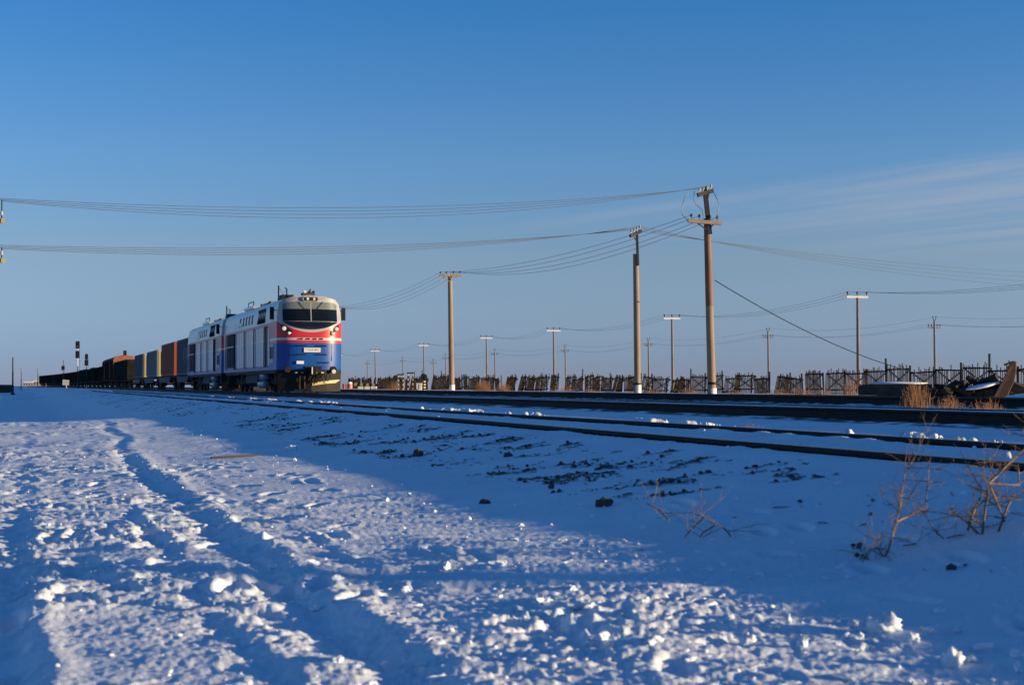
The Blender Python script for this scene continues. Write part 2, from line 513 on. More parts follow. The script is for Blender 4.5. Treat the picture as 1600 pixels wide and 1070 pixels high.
# ------------------------------------------------------------------ mesh builder
class MB:
    def __init__(s):
        s.v, s.f, s.m = [], [], []

    def add(s, vs, fs, mi=0):
        k = len(s.v)
        s.v += [tuple(v) for v in vs]
        s.f += [tuple(i + k for i in f) for f in fs]
        s.m += [mi] * len(fs)
        return s

    def box(s, c, size, mi=0, rot=None):
        x, y, z = [a / 2 for a in size]
        vs = [Vector((i * x, j * y, k * z)) for i in (-1, 1) for j in (-1, 1) for k in (-1, 1)]
        if rot is not None:
            vs = [rot @ v for v in vs]
        vs = [v + Vector(c) for v in vs]
        return s.add(vs, [(0, 1, 3, 2), (4, 6, 7, 5), (0, 4, 5, 1), (2, 3, 7, 6), (0, 2, 6, 4), (1, 5, 7, 3)], mi)

    def bar(s, a, b, w, h=None, mi=0):
        """rectangular bar from a to b"""
        a, b = Vector(a), Vector(b)
        q = (b - a).to_track_quat('Y', 'Z').to_matrix()
        return s.box((a + b) / 2, (w, (b - a).length, h or w), mi, q)

    def tube(s, pts, r, n=6, mi=0, cap=True):
        pts = [Vector(p) for p in pts]
        rs = r if isinstance(r, (list, tuple)) else [r] * len(pts)
        up = Vector((0, 0, 1))
        vs, fs = [], []
        for i, p in enumerate(pts):
            t = (pts[min(i + 1, len(pts) - 1)] - pts[max(i - 1, 0)])
            t = t.normalized() if t.length > 1e-9 else Vector((0, 0, 1))
            a = t.cross(up if abs(t.z) < .95 else Vector((1, 0, 0))).normalized()
            b = a.cross(t)
            for k in range(n):
                an = 2 * math.pi * k / n
                vs.append(p + (a * math.cos(an) + b * math.sin(an)) * rs[i])
        for i in range(len(pts) - 1):
            for k in range(n):
                fs.append((i * n + k, i * n + (k + 1) % n, (i + 1) * n + (k + 1) % n, (i + 1) * n + k))
        if cap:
            fs.append(tuple(range(n)))
            fs.append(tuple(range((len(pts) - 1) * n, len(pts) * n))[::-1])
        return s.add(vs, fs, mi)

    def lathe(s, prof, c, axis='Z', n=12, mi=0):
        """prof [(r, h)]: solid of revolution about an axis through c"""
        vs, fs = [], []
        for r, h in prof:
            for k in range(n):
                a = 2 * math.pi * k / n
                p, q = r * math.cos(a), r * math.sin(a)
                v = {'Z': (p, q, h), 'Y': (p, h, q), 'X': (h, p, q)}[axis]
                vs.append(Vector(v) + Vector(c))
        for i in range(len(prof) - 1):
            for k in range(n):
                fs.append((i * n + k, i * n + (k + 1) % n, (i + 1) * n + (k + 1) % n, (i + 1) * n + k))
        fs.append(tuple(range(n))[::-1])
        fs.append(tuple(range((len(prof) - 1) * n, len(prof) * n)))
        return s.add(vs, fs, mi)

    def grid(s, rows, mi=0, close=False):
        """rows of equal length lists of points"""
        w = len(rows[0])
        vs = [p for r in rows for p in r]
        fs = [(i * w + j, i * w + j + 1, (i + 1) * w + j + 1, (i + 1) * w + j) for i in range(len(rows) - 1) for j in range(w - 1)]
        if close:
            fs += [(i * w + w - 1, i * w, (i + 1) * w, (i + 1) * w + w - 1) for i in range(len(rows) - 1)]
        return s.add(vs, fs, mi)

    def prism(s, poly, lo, hi, axis='Y', mi=0):
        """polygon [(a, b)] pushed along an axis"""
        def pt(a, b, h):
            return {'X': (h, a, b), 'Y': (a, h, b), 'Z': (a, b, h)}[axis]
        n = len(poly)
        vs = [pt(a, b, lo) for a, b in poly] + [pt(a, b, hi) for a, b in poly]
        fs = [(i, (i + 1) % n, n + (i + 1) % n, n + i) for i in range(n)] + [tuple(range(n))[::-1], tuple(range(n, 2 * n))]
        return s.add(vs, fs, mi)

    def mesh(s, name, mats, smooth=0.0):
        me = bpy.data.meshes.new(name)
        me.from_pydata(s.v, [], s.f)
        for m in (mats if isinstance(mats, (list, tuple)) else [mats]):
            me.materials.append(m)
        if any(s.m):
            me.polygons.foreach_set('material_index', s.m)
        if smooth:
            me.polygons.foreach_set('use_smooth', [True] * len(s.f))
            me.set_sharp_from_angle(angle=R(smooth))
        me.update()
        return me

    def build(s, name, mats, parent=None, smooth=0.0, loc=None):
        o = bpy.data.objects.new(name, s.mesh(name, mats, smooth))
        C.objects.link(o)
        if parent is not None:
            o.parent = parent
        if loc is not None:
            o.location = loc
        return o


def tag(o, label=None, cat=None, group=None, kind=None):
    if label:
        o['label'] = label
    if cat:
        o['category'] = cat
    if group:
        o['group'] = group
    if kind:
        o['kind'] = kind
    return o


def thing(name, loc, rz, label, cat, group=None):
    o = bpy.data.objects.new(name, None)
    o.empty_display_size = .2
    o.location = loc
    o.rotation_euler = (0, 0, rz)
    C.objects.link(o)
    return tag(o, label, cat, group)


def clone(o, parent=None, skip=()):
    c = o.copy()
    C.objects.link(c)
    c.parent = parent
    for ch in list(o.children):
        if ch.name.split('.')[0] in skip:
            continue
        clone(ch, c, skip)
    return c


def put(me, name, parent, loc=(0, 0, 0), rot=None):
    o = bpy.data.objects.new(name, me)
    C.objects.link(o)
    o.parent = parent
    o.location = loc
    if rot is not None:
        o.rotation_euler = rot
    return o


def nofix(a):
    """fix face directions"""
    import bmesh
    bm = bmesh.new()
    bm.from_mesh(a.data)
    bmesh.ops.recalc_face_normals(bm, faces=bm.faces)
    bm.to_mesh(a.data)
    bm.free()
    return a


# ------------------------------------------------------------------ the snow
def build_terrain():
    rr = [0.0, .35, .7, 1.1, 1.5]
    r = 1.9
    while r < 75:
        rr.append(r)
        r *= 1.0042 if r > 2.6 else 1.02
    while r < 420:
        rr.append(r)
        r *= 1.02
    while r < 8000:
        rr.append(r)
        r *= 1.09
    rr.append(8000)
    rr = np.array(rr)
    fine = np.linspace(-24, 24, 640)
    side = 24 + (156 * (np.linspace(0, 1, 62)[1:] ** 1.6))
    ang = np.concatenate([-side[::-1], fine, side[:-1]])      # degrees clockwise from +Y
    a = np.radians(ang)
    RR, AA = np.meshgrid(rr, a, indexing='ij')
    X, Y = (RR * np.sin(AA)).ravel(), (RR * np.cos(AA)).ravel()
    z, dirt, ball = ground(X, Y, True)
    nr, na = len(rr), len(a)
    co = np.empty((nr * na, 3), np.float32)
    co[:, 0], co[:, 1], co[:, 2] = X, Y, z + ZC
    i = np.arange(nr - 1)[:, None] * na
    j = np.arange(na)[None, :]
    j2 = (j + 1) % na
    q = np.stack([i + j, i + na + j, i + na + j2, i + j2], -1).reshape(-1, 4)
    q = q[:, ::-1]
    me = bpy.data.meshes.new('snow_field')
    me.vertices.add(nr * na)
    me.vertices.foreach_set('co', co.ravel())
    me.loops.add(len(q) * 4)
    me.loops.foreach_set('vertex_index', q.ravel().astype(np.int32))
    me.polygons.add(len(q))
    me.polygons.foreach_set('loop_start', np.arange(0, len(q) * 4, 4, dtype=np.int32))
    me.polygons.foreach_set('use_smooth', np.ones(len(q), bool))
    for nm, val in (('dirt', dirt), ('ballast', ball)):
        at_ = me.attributes.new(nm, 'FLOAT', 'POINT')
        at_.data.foreach_set('value', np.clip(val, 0, 1).astype(np.float32))
    me.update(calc_edges=True)
    me.validate()
    me.materials.append(MT['ground'])
    o = bpy.data.objects.new('snow_field', me)
    C.objects.link(o)
    tag(o, 'trodden snow plain with wheel ruts and a railway bank', 'snow', kind='structure')


build_terrain()

# ------------------------------------------------------------------ railway tracks
RAILZ = {'A': -.42, 'B': -.37, 'C': -.25}
TRACK = {'A': 5.98, 'B': 13.36, 'C': 18.8}


def rail_mesh(d, ztop, t0, t1):
    ts = list(np.arange(t0, 60, 3.0)) + list(np.arange(60, t1, 20.0))
    prof = [(-.036, 0), (.036, 0), (.038, -.010), (.036, -.035), (.011, -.05), (.009, -.135), (.066, -.155), (.066, -.17), (-.066, -.17), (-.066, -.155),
            (-.009, -.135), (-.011, -.05), (-.036, -.035), (-.038, -.010)]
    m = MB()
    rows = []
    for t in ts:
        zz = ztop - .004 * math.sin(t * .31 + d) * (1 if t < 60 else 0)
        rows.append([P(d + a, t, zz + b) for a, b in prof])
    m.grid(rows, 0, close=True)
    return m


sl_m = MB().box((0, 0, 0), (2.7, .25, .16)).mesh('sleeper', MT['sleeper'])
for k, (lab, t1) in {'A': ('railway track closest to the trodden road, rails nearly level with the snow', 130),
                     'B': ('railway track under the freight train, dark rails standing proud of the snow', 640),
                     'C': ('empty railway track running between the train and the tall poles', 640)}.items():
    root = thing('railway_track', P(TRACK[k], 0, RAILZ[k]), 0, lab, 'railway track')
    root['kind'] = 'structure'
    for s in (-1, 1):
        o = nofix(rail_mesh(TRACK[k] + s * .8, RAILZ[k], -40, t1).build('rail', MT['rail'], None, 40))
        o.parent = root
        o.matrix_parent_inverse = Matrix.Translation(-root.location)
    if k != 'A':
        for i in range(170):
            t = 2 + i * .56
            if t > 97:
                break
            p = P(TRACK[k], t, RAILZ[k] - .17 - .083 + random.uniform(-.012, .004)) - root.location
            put(sl_m, 'sleeper', root, p, (0, 0, TH + random.uniform(-.02, .02)))
    else:
        for i in range(40):
            t = 6 + i * .56
            p = P(TRACK[k], t, RAILZ[k] - .17 - .083) - root.location
            put(sl_m, 'sleeper', root, p, (0, 0, TH))

# ------------------------------------------------------------------ wheels and bogies, shared by all wagons
wheel_me = MB().lathe([(.10, -.09), (.20, -.085), (.42, -.06), (.47, -.07), (.47, .05), (.51, .055), (.51, .085), (.40, .085), (.2, .05), (.1, .07)], (0, 0, 0), 'X', 20).mesh('wheel', MT['grease'], 30)
axle_me = MB().lathe([(.08, -.75), (.08, .75)], (0, 0, 0), 'X', 8).mesh('axle', MT['grease'], 30)


def bogie(parent, y0, axles, frame_poly, z0=0):
    m = MB()
    for sx in (-1, 1):
        m.prism(frame_poly, sx * 1.02 - .07, sx * 1.02 + .07, 'X')
    m.box((0, 0, .72), (1.95, .45, .22))
    b = m.build('bogie', MT['grease'], parent, 0, (0, y0, z0))
    for a in axles:
        for sx in (-1, 1):
            put(wheel_me, 'wheel', b, (sx * .79, a, .50), (0, 0, 0 if sx < 0 else math.pi))
        put(axle_me, 'axle', b, (0, a, .50))
    return b


FRAME2 = [(-1.25, .42), (-1.2, .68), (-.55, .72), (-.35, .90), (.35, .90), (.55, .72), (1.2, .68), (1.25, .42), (.95, .40), (.5, .30), (-.5, .30), (-.95, .40)]
FRAME3 = [(-2.35, .45), (-2.3, .82), (-1.2, .86), (-1.0, .70), (-.5, .70), (-.4, .90), (.4, .90), (.5, .70), (1.0, .70), (1.2, .86), (2.3, .82), (2.35, .45), (1.9, .42), (1.4, .50), (.6, .42), (-.6, .42), (-1.4, .5), (-1.9, .42)]


# ------------------------------------------------------------------ diesel locomotive
def wz(z):
    return float(np.interp(z, [0, 3.5, 4.0, 4.45, 4.64, 4.76, 4.84], [1.62, 1.62, 1.58, 1.49, 1.30, .86, .06]))


def yf(x, z):
    y = max(0, z - 3.25) * .20 + max(0, 1.9 - z) * .06
    y += .50 * (abs(x) / 1.56) ** 3.4
    return y


LEN = 20.2


def u_line(zf, s_n=24):
    """outline of the body seen from above, at a height that may vary across the nose: zf(s), s in -1..1"""
    ze = zf(-1)
    w = wz(ze)
    pts = [Vector((-w, LEN, ze)), Vector((-w, LEN * .66, ze)), Vector((-w, LEN * .33, ze)), Vector((-w, 1.6, ze))]
    for i in range(s_n + 1):
        s = -1 + 2 * i / s_n
        z = zf(s)
        x = s * wz(z)
        pts.append(Vector((x, yf(x, z), z)))
    pts += [Vector((-p.x, p.y, p.z)) for p in pts[:4][::-1]]
    return pts


def smile(c, e):
    return lambda s: c + (e - c) * abs(s) ** 2.0


def nose_strip(lo, hi, x0, x1, proud, nx=20, nz=5, name='x', m=None, parent=None, thick=.02):
    """a plate that follows the nose: lo(x), hi(x) are heights"""
    mb = MB()
    fr, bk = [], []
    for j in range(nz + 1):
        a, b = [], []
        for i in range(nx + 1):
            x = x0 + (x1 - x0) * i / nx
            z = lo(x) + (hi(x) - lo(x)) * j / nz
            y = yf(x, z)
            a.append(Vector((x, y - proud, z)))
            b.append(Vector((x, y - proud + thick, z)))
        fr.append(a)
        bk.append(b)
    mb.grid(fr)
    mb.grid([r[::-1] for r in bk])
    n1 = (nx + 1) * (nz + 1)
    W = nx + 1
    for i in range(nx):
        mb.f.append((i + 1, i, n1 + W - 1 - i, n1 + W - 2 - i))
        k = nz * W
        mb.f.append((k + i, k + i + 1, n1 + k + W - 2 - i, n1 + k + W - 1 - i))
        mb.m += [0, 0]
    for j in range(nz):
        mb.f.append((j * W, (j + 1) * W, n1 + (j + 1) * W + W - 1, n1 + j * W + W - 1))
        mb.f.append(((j + 1) * W + nx, j * W + nx, n1 + j * W, n1 + (j + 1) * W))
        mb.m += [0, 0]
    return mb.build(name, m, parent, 35)


def text_mesh(body, size, name, m, parent, loc, rot, extrude=.003):
    cu = bpy.data.curves.new('text_source', 'FONT')
    cu.body = body
    cu.size = size
    cu.extrude = extrude
    cu.align_x = 'CENTER'
    cu.align_y = 'CENTER'
    tmp = bpy.data.objects.new('text_source', cu)
    C.objects.link(tmp)
    dg = bpy.context.evaluated_depsgraph_get()
    me = bpy.data.meshes.new_from_object(tmp.evaluated_get(dg))
    bpy.data.objects.remove(tmp)
    me.materials.clear()
    me.materials.append(m)
    me.name = name
    o = put(me, name, parent, loc, rot)
    o['kind'] = 'stuff'
    return o


def make_loco():
    root = thing('diesel_locomotive', P(TRACK['B'], 69.6, RAILZ['B']), TH,
                 'leading red, white and blue diesel locomotive, its number plate facing the open snow', 'locomotive', 'pair of diesel locomotives')

    def band(name, zs, m):
        mb = MB()
        rows = [u_line(z) for z in zs]
        mb.grid(rows)
        w = len(rows[0])
        for i in range(len(rows) - 1):
            mb.f.append((i * w + w - 1, i * w, (i + 1) * w, (i + 1) * w + w - 1))
            mb.m.append(0)
        return nofix(mb.build(name, m, root, 38))
    k = lambda v: (lambda s: v)
    so_, = (smile(2.99, 3.54),)
    band('lower_body', [k(1.14), k(1.45), k(1.9), k(2.47)], MT['blue'])
    band('red_band', [k(2.47), k(2.60)], MT['red'])
    band('white_stripe', [k(2.60), k(2.72)], MT['stripe'])
    band('red_nose_band', [k(2.72)] + [(lambda q: (lambda s: 2.72 + (so_(s) - 2.72) * q))(q) for q in (.33, .66, 1)], MT['red'])
    up = [(lambda q: (lambda s: so_(s) + (3.72 - so_(s)) * q))(q) for q in (0, .5, 1)] + [k(4.0), k(4.25), k(4.45), k(4.55), k(4.64), k(4.70), k(4.76), k(4.80), k(4.84)]
    band('upper_body', up, MT['white'])
    # windscreen and black chin panel
    hw = 1.36
    top = lambda x: 4.50 - .10 * max(0, (abs(x) - 1.04) / .32) ** 2 - .02 * (x / hw) ** 2
    chin_hi = lambda x: 3.52
    chin_lo = lambda x: 3.13 + .36 * (abs(x) / hw) ** 2.2
    nose_strip(chin_lo, chin_hi, -hw, hw, .018, name='chin_panel', m=MT['gloss'], parent=root)
    for s in (-1, 1):
        a, b = (-hw, -.025) if s < 0 else (.025, hw)
        nose_strip(lambda x: 3.54, lambda x: min(top(x), 4.14), a, b, .016, 12, 5, 'windscreen', MT['glass'], root)
        nose_strip(lambda x: 4.145, top, a, b, .014, 12, 3, 'sun_visor', MT['visor'], root)
    nose_strip(lambda x: 3.54, lambda x: top(x), -.022, .022, .024, 2, 4, 'window_post', MT['white'], root)
    # wipers
    for s in (-1, 1):
        MB().tube([(s * .62, yf(.6, 4.5) - .03, 4.52), (s * .42, yf(.4, 4.25) - .05, 4.28), (s * .20, yf(.2, 4.0) - .04, 3.98)], .014, 5).build('wiper', MT['black'], root)
        MB().tube([(s * .05, yf(.05, 3.6) - .03, 3.58), (s * .10, yf(.1, 3.9) - .05, 3.9), (s * .16, yf(.1, 4.1) - .04, 4.2)], .010, 5).build('wiper', MT['black'], root)
    # roof lamp pod
    pod = MB().prism([(-.36, 4.535), (.36, 4.535), (.42, 4.64), (.34, 4.76), (-.34, 4.76), (-.42, 4.64)], .16, .9, 'Y').build('lamp_pod', MT['white'], root)
    MB().box((0, .155, 4.645), (.66, .03, .17)).build('pod_face', MT['black'], pod)
    for s in (-1, 1):
        MB().lathe([(.065, -.02), (.07, .02)], (s * .16, .13, 4.645), 'Y', 14).build('headlight', MT['lens'], pod, 40)
    # headlights in dark surrounds
    for s in (-1, 1):
        lo = lambda x: 2.80 + .44 * (abs(x) - .92) / .55
        hi = lambda x: 3.04 + .40 * (abs(x) - .92) / .55
        a, b = sorted((s * .94, s * 1.44))
        sr = nose_strip(lo, hi, a, b, .012, 8, 3, 'lamp_surround', MT['gloss'], root)
        for (x, z, r) in ((1.31, 3.17, .105), (1.08, 2.94, .075)):
            y = yf(x, z) - .02
            b_ = MB().lathe([(r * 1.32, .03), (r * 1.32, -.035), (r * 1.05, -.045)], (s * x, y, z), 'Y', 16).build('headlight', MT['gloss'], root, 40)
            MB().lathe([(r, -.05), (r * .98, -.062), (r * .5, -.075)], (s * x, y, z), 'Y', 16).build('lens', MT['lens'], b_, 60)
    # grab handles on the nose
    for (x, z) in ((-.50, 2.33), (.52, 2.33), (-.50, 1.90), (.52, 1.90), (.62, 1.50)):
        y = yf(x, z)
        MB().tube([(x - .25, y + .02, z - .01), (x - .24, y - .09, z), (x + .24, y - .09, z), (x + .25, y + .02, z - .01)], .022, 6).build('grab_handle', MT['black'], root)
    for x in (-.5, -.15, .18, .5):
        MB().box((x, yf(x, 2.66) - .03, 2.665), (.16, .06, .07)).build('step_bracket', MT['black'], root)
    # number plate
    pl = MB().box((.04, yf(0, 2.1) - .035, 2.115), (.82, .03, .21)).build('number_plate', MT['plate'], root)
    text_mesh('ТЭ33А-0071', .135, 'plate_lettering', MT['letter'], pl, (.04, yf(0, 2.1) - .052, 2.115), (math.pi / 2, 0, 0))
    MB().box((-.55, yf(.5, 1.5) - .03, 1.50), (.36, .03, .15)).build('builder_plate', MT['plate'], root)
    # panel line round the nose equipment door
    for x in (-1.05, 1.05):
        MB().box((x, yf(x, 2.1) - .003, 1.98), (.018, .012, .82)).build('door_seam', MT['black'], root)
    # coupler
    MB().box((.1, .25, 1.12), (.82, .55, .40)).build('coupler_pocket', MT['black'], root)
    cp = MB()
    cp.prism([(-.13, -.32), (.16, -.38), (.24, -.20), (.14, -.10), (.13, .3), (-.13, .3)], .90, 1.26, 'Z')
    cp.build('coupler', MT['grease'], root)
    MB().box((-.02, -.36, 1.10), (.05, .03, .34)).build('coupler_lip', MT['sigwhite'], root)
    for s in (-1, 1):
        MB().lathe([(.16, -.02), (.16, .3)], (s * 1.14, .12, 1.16), 'Y', 14).build('lamp_socket', MT['black'], root, 40)
    MB().lathe([(.11, -.05), (.10, -.07)], (1.14, .12, 1.06), 'Y', 14).build('marker_lamp', MT['lens'], root, 40)
    # plough with yellow edge
    pp = MB()
    pp.grid([[(-1.58, .55, .07), (-.8, .12, .07), (0, -.06, .07), (.8, .12, .07), (1.58, .55, .07)],
             [(-1.58, .52, .62), (-.8, .18, .62), (0, .02, .62), (.8, .18, .62), (1.58, .52, .62)],
             [(-1.60, .48, 1.135), (-.8, .20, 1.135), (0, .10, 1.135), (.8, .20, 1.135), (1.60, .48, 1.135)]])
    pp.grid([[(1.52, .60, .16), (.8, .17, .15), (0, -.01, .15), (-.8, .17, .15), (-1.52, .60, .16)],
             [(1.54, .55, 1.19), (.8, .27, 1.19), (0, .17, 1.19), (-.8, .27, 1.19), (-1.54, .55, 1.19)]])
    pp.build('snow_plough', MT['black'], root)
    ys = MB()
    ys.grid([[(.05, -.055, .36), (.8, .12, .46), (1.52, .50, .50)], [(.05, -.035, .50), (.8, .135, .60), (1.52, .49, .66)]])
    ys.build('warning_stripe', MT['yellow'], root)
    for x in (-.55, -.32):
        MB().box((x, .02, .52), (.06, .06, .62)).build('plough_stay', MT['rust'], root)
    for x0, x1, dep in ((.25, .5, .45), (.42, .75, .5), (-.15, .12, .55), (.62, .92, .42)):
        MB().tube([(x0, -.02, .98), (x0 + .02, -.22, .78), ((x0 + x1) / 2, -.30, .98 - dep), (x1 - .02, -.22, .75), (x1, -.04, .92)], .026, 6).build('air_hose', MT['black'], root)
    for x in (.22, .55, -.45, -.75):
        MB().box((x, -.04, 1.00), (.13, .05, .05)).build('hose_cock', MT['sigwhite'] if x > 0 else MT['tank'], root)
    # side windows, doors, grilles
    for s in (-1, 1):
        def plate(name, y0, y1, z0, z1, m, proud=.012, sl=0.0):
            mb = MB()
            c = []
            for (y, z) in ((y0, z0), (y1, z0), (y1 + sl, z1), (y0 + sl, z1)):
                c.append((s * (wz(z) + proud), y, z))
            c2 = [(p[0] - s * .03, p[1], p[2]) for p in c]
            mb.add(c + c2, [(0, 1, 2, 3), (7, 6, 5, 4), (0, 4, 5, 1), (1, 5, 6, 2), (2, 6, 7, 3), (3, 7, 4, 0)])
            return nofix(mb.build(name, m, root))
        plate('cab_window', 1.55, 2.45, 3.56, 4.20, MT['glass'])
        plate('air_intake', 4.2, 6.8, 3.60, 4.38, MT['grille'], .012, .25)
        for i in range(5):
            MB().box((s * 1.585, 4.5 + i * .5, 3.98), (.05, .05, .72), 0, Matrix.Rotation(-s * .20, 3, 'Y')).build('intake_bar', MT['black'], root)
        for i, y in enumerate((8.6, 9.7, 10.8, 11.9, 13.2)):
            plate('roof_vent', y, y + .42, 3.72, 4.22, MT['deck'], .015, .06)
        plate('service_hatch', 12.8, 15.6, 3.62, 3.95, MT['stripe'], .012)
        rg = plate('radiator_grille', 15.6, 18.4, 1.42, 3.42, MT['grille'], .03)
        for i in range(5):
            MB().box((s * 1.66, 15.6 + i * .7, 2.42), (.03, .07, 2.0)).build('grille_post', MT['deck'], rg)
        MB().box((s * 1.66, 17, 2.66), (.032, 2.8, .05)).build('grille_rail', MT['stripe'], rg)
        # doors in three colours
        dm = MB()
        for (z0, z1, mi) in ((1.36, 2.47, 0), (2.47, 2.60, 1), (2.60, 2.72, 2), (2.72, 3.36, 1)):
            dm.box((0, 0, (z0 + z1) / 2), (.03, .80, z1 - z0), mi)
        dme = dm.mesh('side_door', [MT['sheen_frost_blue'], MT['sheen_frost_red'], MT['stripe']])
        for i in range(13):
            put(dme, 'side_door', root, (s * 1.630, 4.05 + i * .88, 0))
        plate('cab_door', 2.75, 3.45, 1.36, 3.3, MT['white'], .014)
        fl = plate('step_locker', 1.5, 2.6, 1.5, 2.42, MT['tank'], .016)
        for i in (0, 1):
            MB().box((s * 1.65, 1.8 + i * .5, 2.0), (.02, .18, .6)).build('locker_slot', MT['black'], fl)
        for y in (3.55, 4.0, 7.55, 11.1, 14.9, 15.25, 18.75):
            MB().tube([(s * 1.66, y, 1.3), (s * 1.69, y, 1.4), (s * 1.69, y, 3.3), (s * 1.66, y, 3.4)], .03, 5).build('grab_rail', MT['black'], root)
        # mirror
        mr = MB().box((s * 1.80, .95, 3.95), (.20, .10, .62)).build('mirror', MT['black'], root)
        MB().tube([(s * 1.56, .95, 4.1), (s * 1.76, .95, 4.1)], .02, 5).build('mirror_arm', MT['black'], mr)
        # underframe
        MB().box((s * 1.47, 10.2, 1.09), (.12, 19.4, .20)).build('side_sill', MT['black'], root)
        for y in (1.6, 7.3, 13.1, 18.9):
            MB().box((s * 1.50, y, .86), (.07, .10, .55)).build('sill_post', MT['deck'], root)
        for z in (.42, .86):
            MB().lathe([(.05, -1.05), (.19, -.98), (.22, -.85), (.22, .85), (.19, .98), (.05, 1.05)], (s * 1.24, 6.9, z), 'Y', 14).build('air_reservoir', MT['tank'], root, 40)
        # cab steps
        for z in (.45, .75, 1.05):
            MB().box((s * 1.50, 1.05, z), (.20, .45, .04)).build('cab_step', MT['black'], root)
    MB().prism([(-1.35, 1.0), (-1.38, .5), (-1.1, .3), (1.1, .3), (1.38, .5), (1.35, 1.0)], 8.2, 12.6, 'Y').build('fuel_tank', MT['black'], root)
    MB().box((0, 10.2, 1.08), (2.7, 19.3, .20)).build('underframe', MT['black'], root)
    bogie(root, 4.0, (-1.75, 0, 1.75), FRAME3)
    bogie(root, 16.2, (-1.75, 0, 1.75), FRAME3)
    # roof gear
    MB().box((-.55, 4.0, 4.90), (.6, .9, .30)).build('exhaust_box', MT['black'], root)
    MB().box((.1, 9.5, 4.90), (1.5, 2.4, .12)).build('fan_deck', MT['armwood'], root)
    MB().box((0, 14.6, 4.88), (1.9, 3.8, .16)).build('cooling_fan', MT['white'], root)
    MB().tube([(-.45, 7.0, 4.8), (-.45, 7.0, 5.75)], .045, 6).build('antenna_post', MT['black'], root)
    MB().tube([(-.95, 1.6, 4.6), (-.95, 1.6, 5.22), (-1.05, 1.6, 5.27)], .035, 6).build('antenna_post', MT['black'], root)
    MB().tube([(-.94, 1.6, 5.2), (-.7, 4.2, 5.12), (-.46, 7.0, 5.70)], .008, 4).build('antenna_wire', MT['black'], root)
    MB().tube([(-.85, 13.2, 4.7), (-.85, 13.2, 5.22), (-.85, 15.2, 5.22), (-.85, 15.2, 4.7)], .03, 5).build('roof_hoop', MT['black'], root)
    for y in (5.6, 8.6, 11.4, 16.6):
        MB().box((-.5, y, 4.88), (.4, .5, .2)).build('roof_box', MT['deck'], root)
    hb = MB().box((0, .95, 4.92), (.62, .45, .12)).build('horn_base', MT['deck'], root)
    for x in (-.2, .02, .22):
        MB().lathe([(.07, -.2), (.05, -.1), (.03, 0), (.03, .2)], (x, .85, 5.03), 'Y', 10).build('horn', MT['sigwhite'] if x < 0 else MT['black'], hb, 40)
    MB().tube([(.1, .9, 4.9), (.1, .9, 5.2)], .03, 5).build('aerial', MT['black'], root)
    return root


loco = make_loco()
l2 = clone(loco)
l2.location = P(TRACK['B'], 69.6 + 20.9, RAILZ['B'])
l2['label'] = 'second diesel locomotive, coupled behind the leading one and ahead of the containers'

# ------------------------------------------------------------------ wagons
TZ = RAILZ['B']
GW = 'freight wagons behind the locomotives'


def place(root, t0, length):
    """stand a wagon whose local origin is its front end"""
    root.location = P(TRACK['B'], t0, TZ)
    a, b = P(TRACK['B'], t0), P(TRACK['B'], t0 + length)
    root.rotation_euler = (0, 0, math.atan2(-(b.x - a.x), b.y - a.y))


def make_flat(length):
    r = thing('flat_wagon', (0, 0, 0), 0, '', 'flat wagon', GW)
    MB().box((0, length / 2, 1.16), (2.6, length - .3, .14)).build('deck', MT['w_dark'], r)
    for s in (-1, 1):
        h = length / 2
        MB().prism([(.3, 1.09), (2.4, 1.08), (3.6, .62), (length - 3.6, .62), (length - 2.4, 1.08), (length - .3, 1.09)], s * 1.28 - .04, s * 1.28 + .04, 'X').build('side_sill', MT['deck'], r)
    bogie(r, 1.9, (-.92, .92), FRAME2)
    bogie(r, length - 1.9, (-.92, .92), FRAME2)
    return r


def make_container(h, body, end, logo=False):
    r = thing('shipping_container', (0, 0, 0), 0, '', 'container', 'shipping containers on the train')
    L, W = 12.19, 2.44
    for s in (-1, 1):
        top, pts = [], []
        n = 40
        for i in range(n):
            y0 = .2 + i * (L - .4) / n
            p = (L - .4) / n
            for a, b in ((0, 0), (.3, 0), (.5, .036), (.8, .036)):
                pts.append((s * (W / 2 - .012 - b), y0 + a * p))
        m = MB().grid([[(x, y, .14) for x, y in pts], [(x, y, h - .12) for x, y in pts]])
        nofix(m.build('corrugated_side', body, r))
        for y in (.1, L - .1):
            MB().box((s * (W / 2 - .08), y, h / 2), (.16, .18, h)).build('corner_post', body, r)
        MB().box((s * (W / 2 - .06), L / 2, .07), (.12, L - .38, .14)).build('bottom_rail', body, r)
        MB().box((s * (W / 2 - .05), L / 2, h - .06), (.1, L - .38, .12)).build('top_rail', body, r)
    MB().box((0, L / 2, h - .05), (W - .22, L - .1, .05)).build('container_roof', body, r)
    MB().box((0, L - .06, h / 2), (W - .33, .06, h - .1)).build('end_wall', end, r)
    for s in (-1, 1):
        dr = MB().box((s * .525, .05, h / 2), (1.03, .06, h - .26)).build('end_door', end, r)
        for x in (.25, .78):
            MB().tube([(s * x, .0, .2), (s * x, .0, h - .2)], .022, 6).build('lock_bar', MT['deck'], dr)
    MB().box((0, .06, .075), (W - .33, .1, .13)).build('door_sill', end, r)
    MB().box((0, .06, h - .065), (W - .33, .1, .12)).build('door_header', end, r)
    if logo:
        for i, (y, z0, z1) in enumerate(((4.6, 1.1, 2.1), (5.6, .8, 2.3), (6.6, 1.2, 2.0))):
            MB().box((-W / 2 - .004, y, (z0 + z1) / 2), (.01, .45, z1 - z0)).build('faded_mark', MT['cont_grey'], r)
    return r


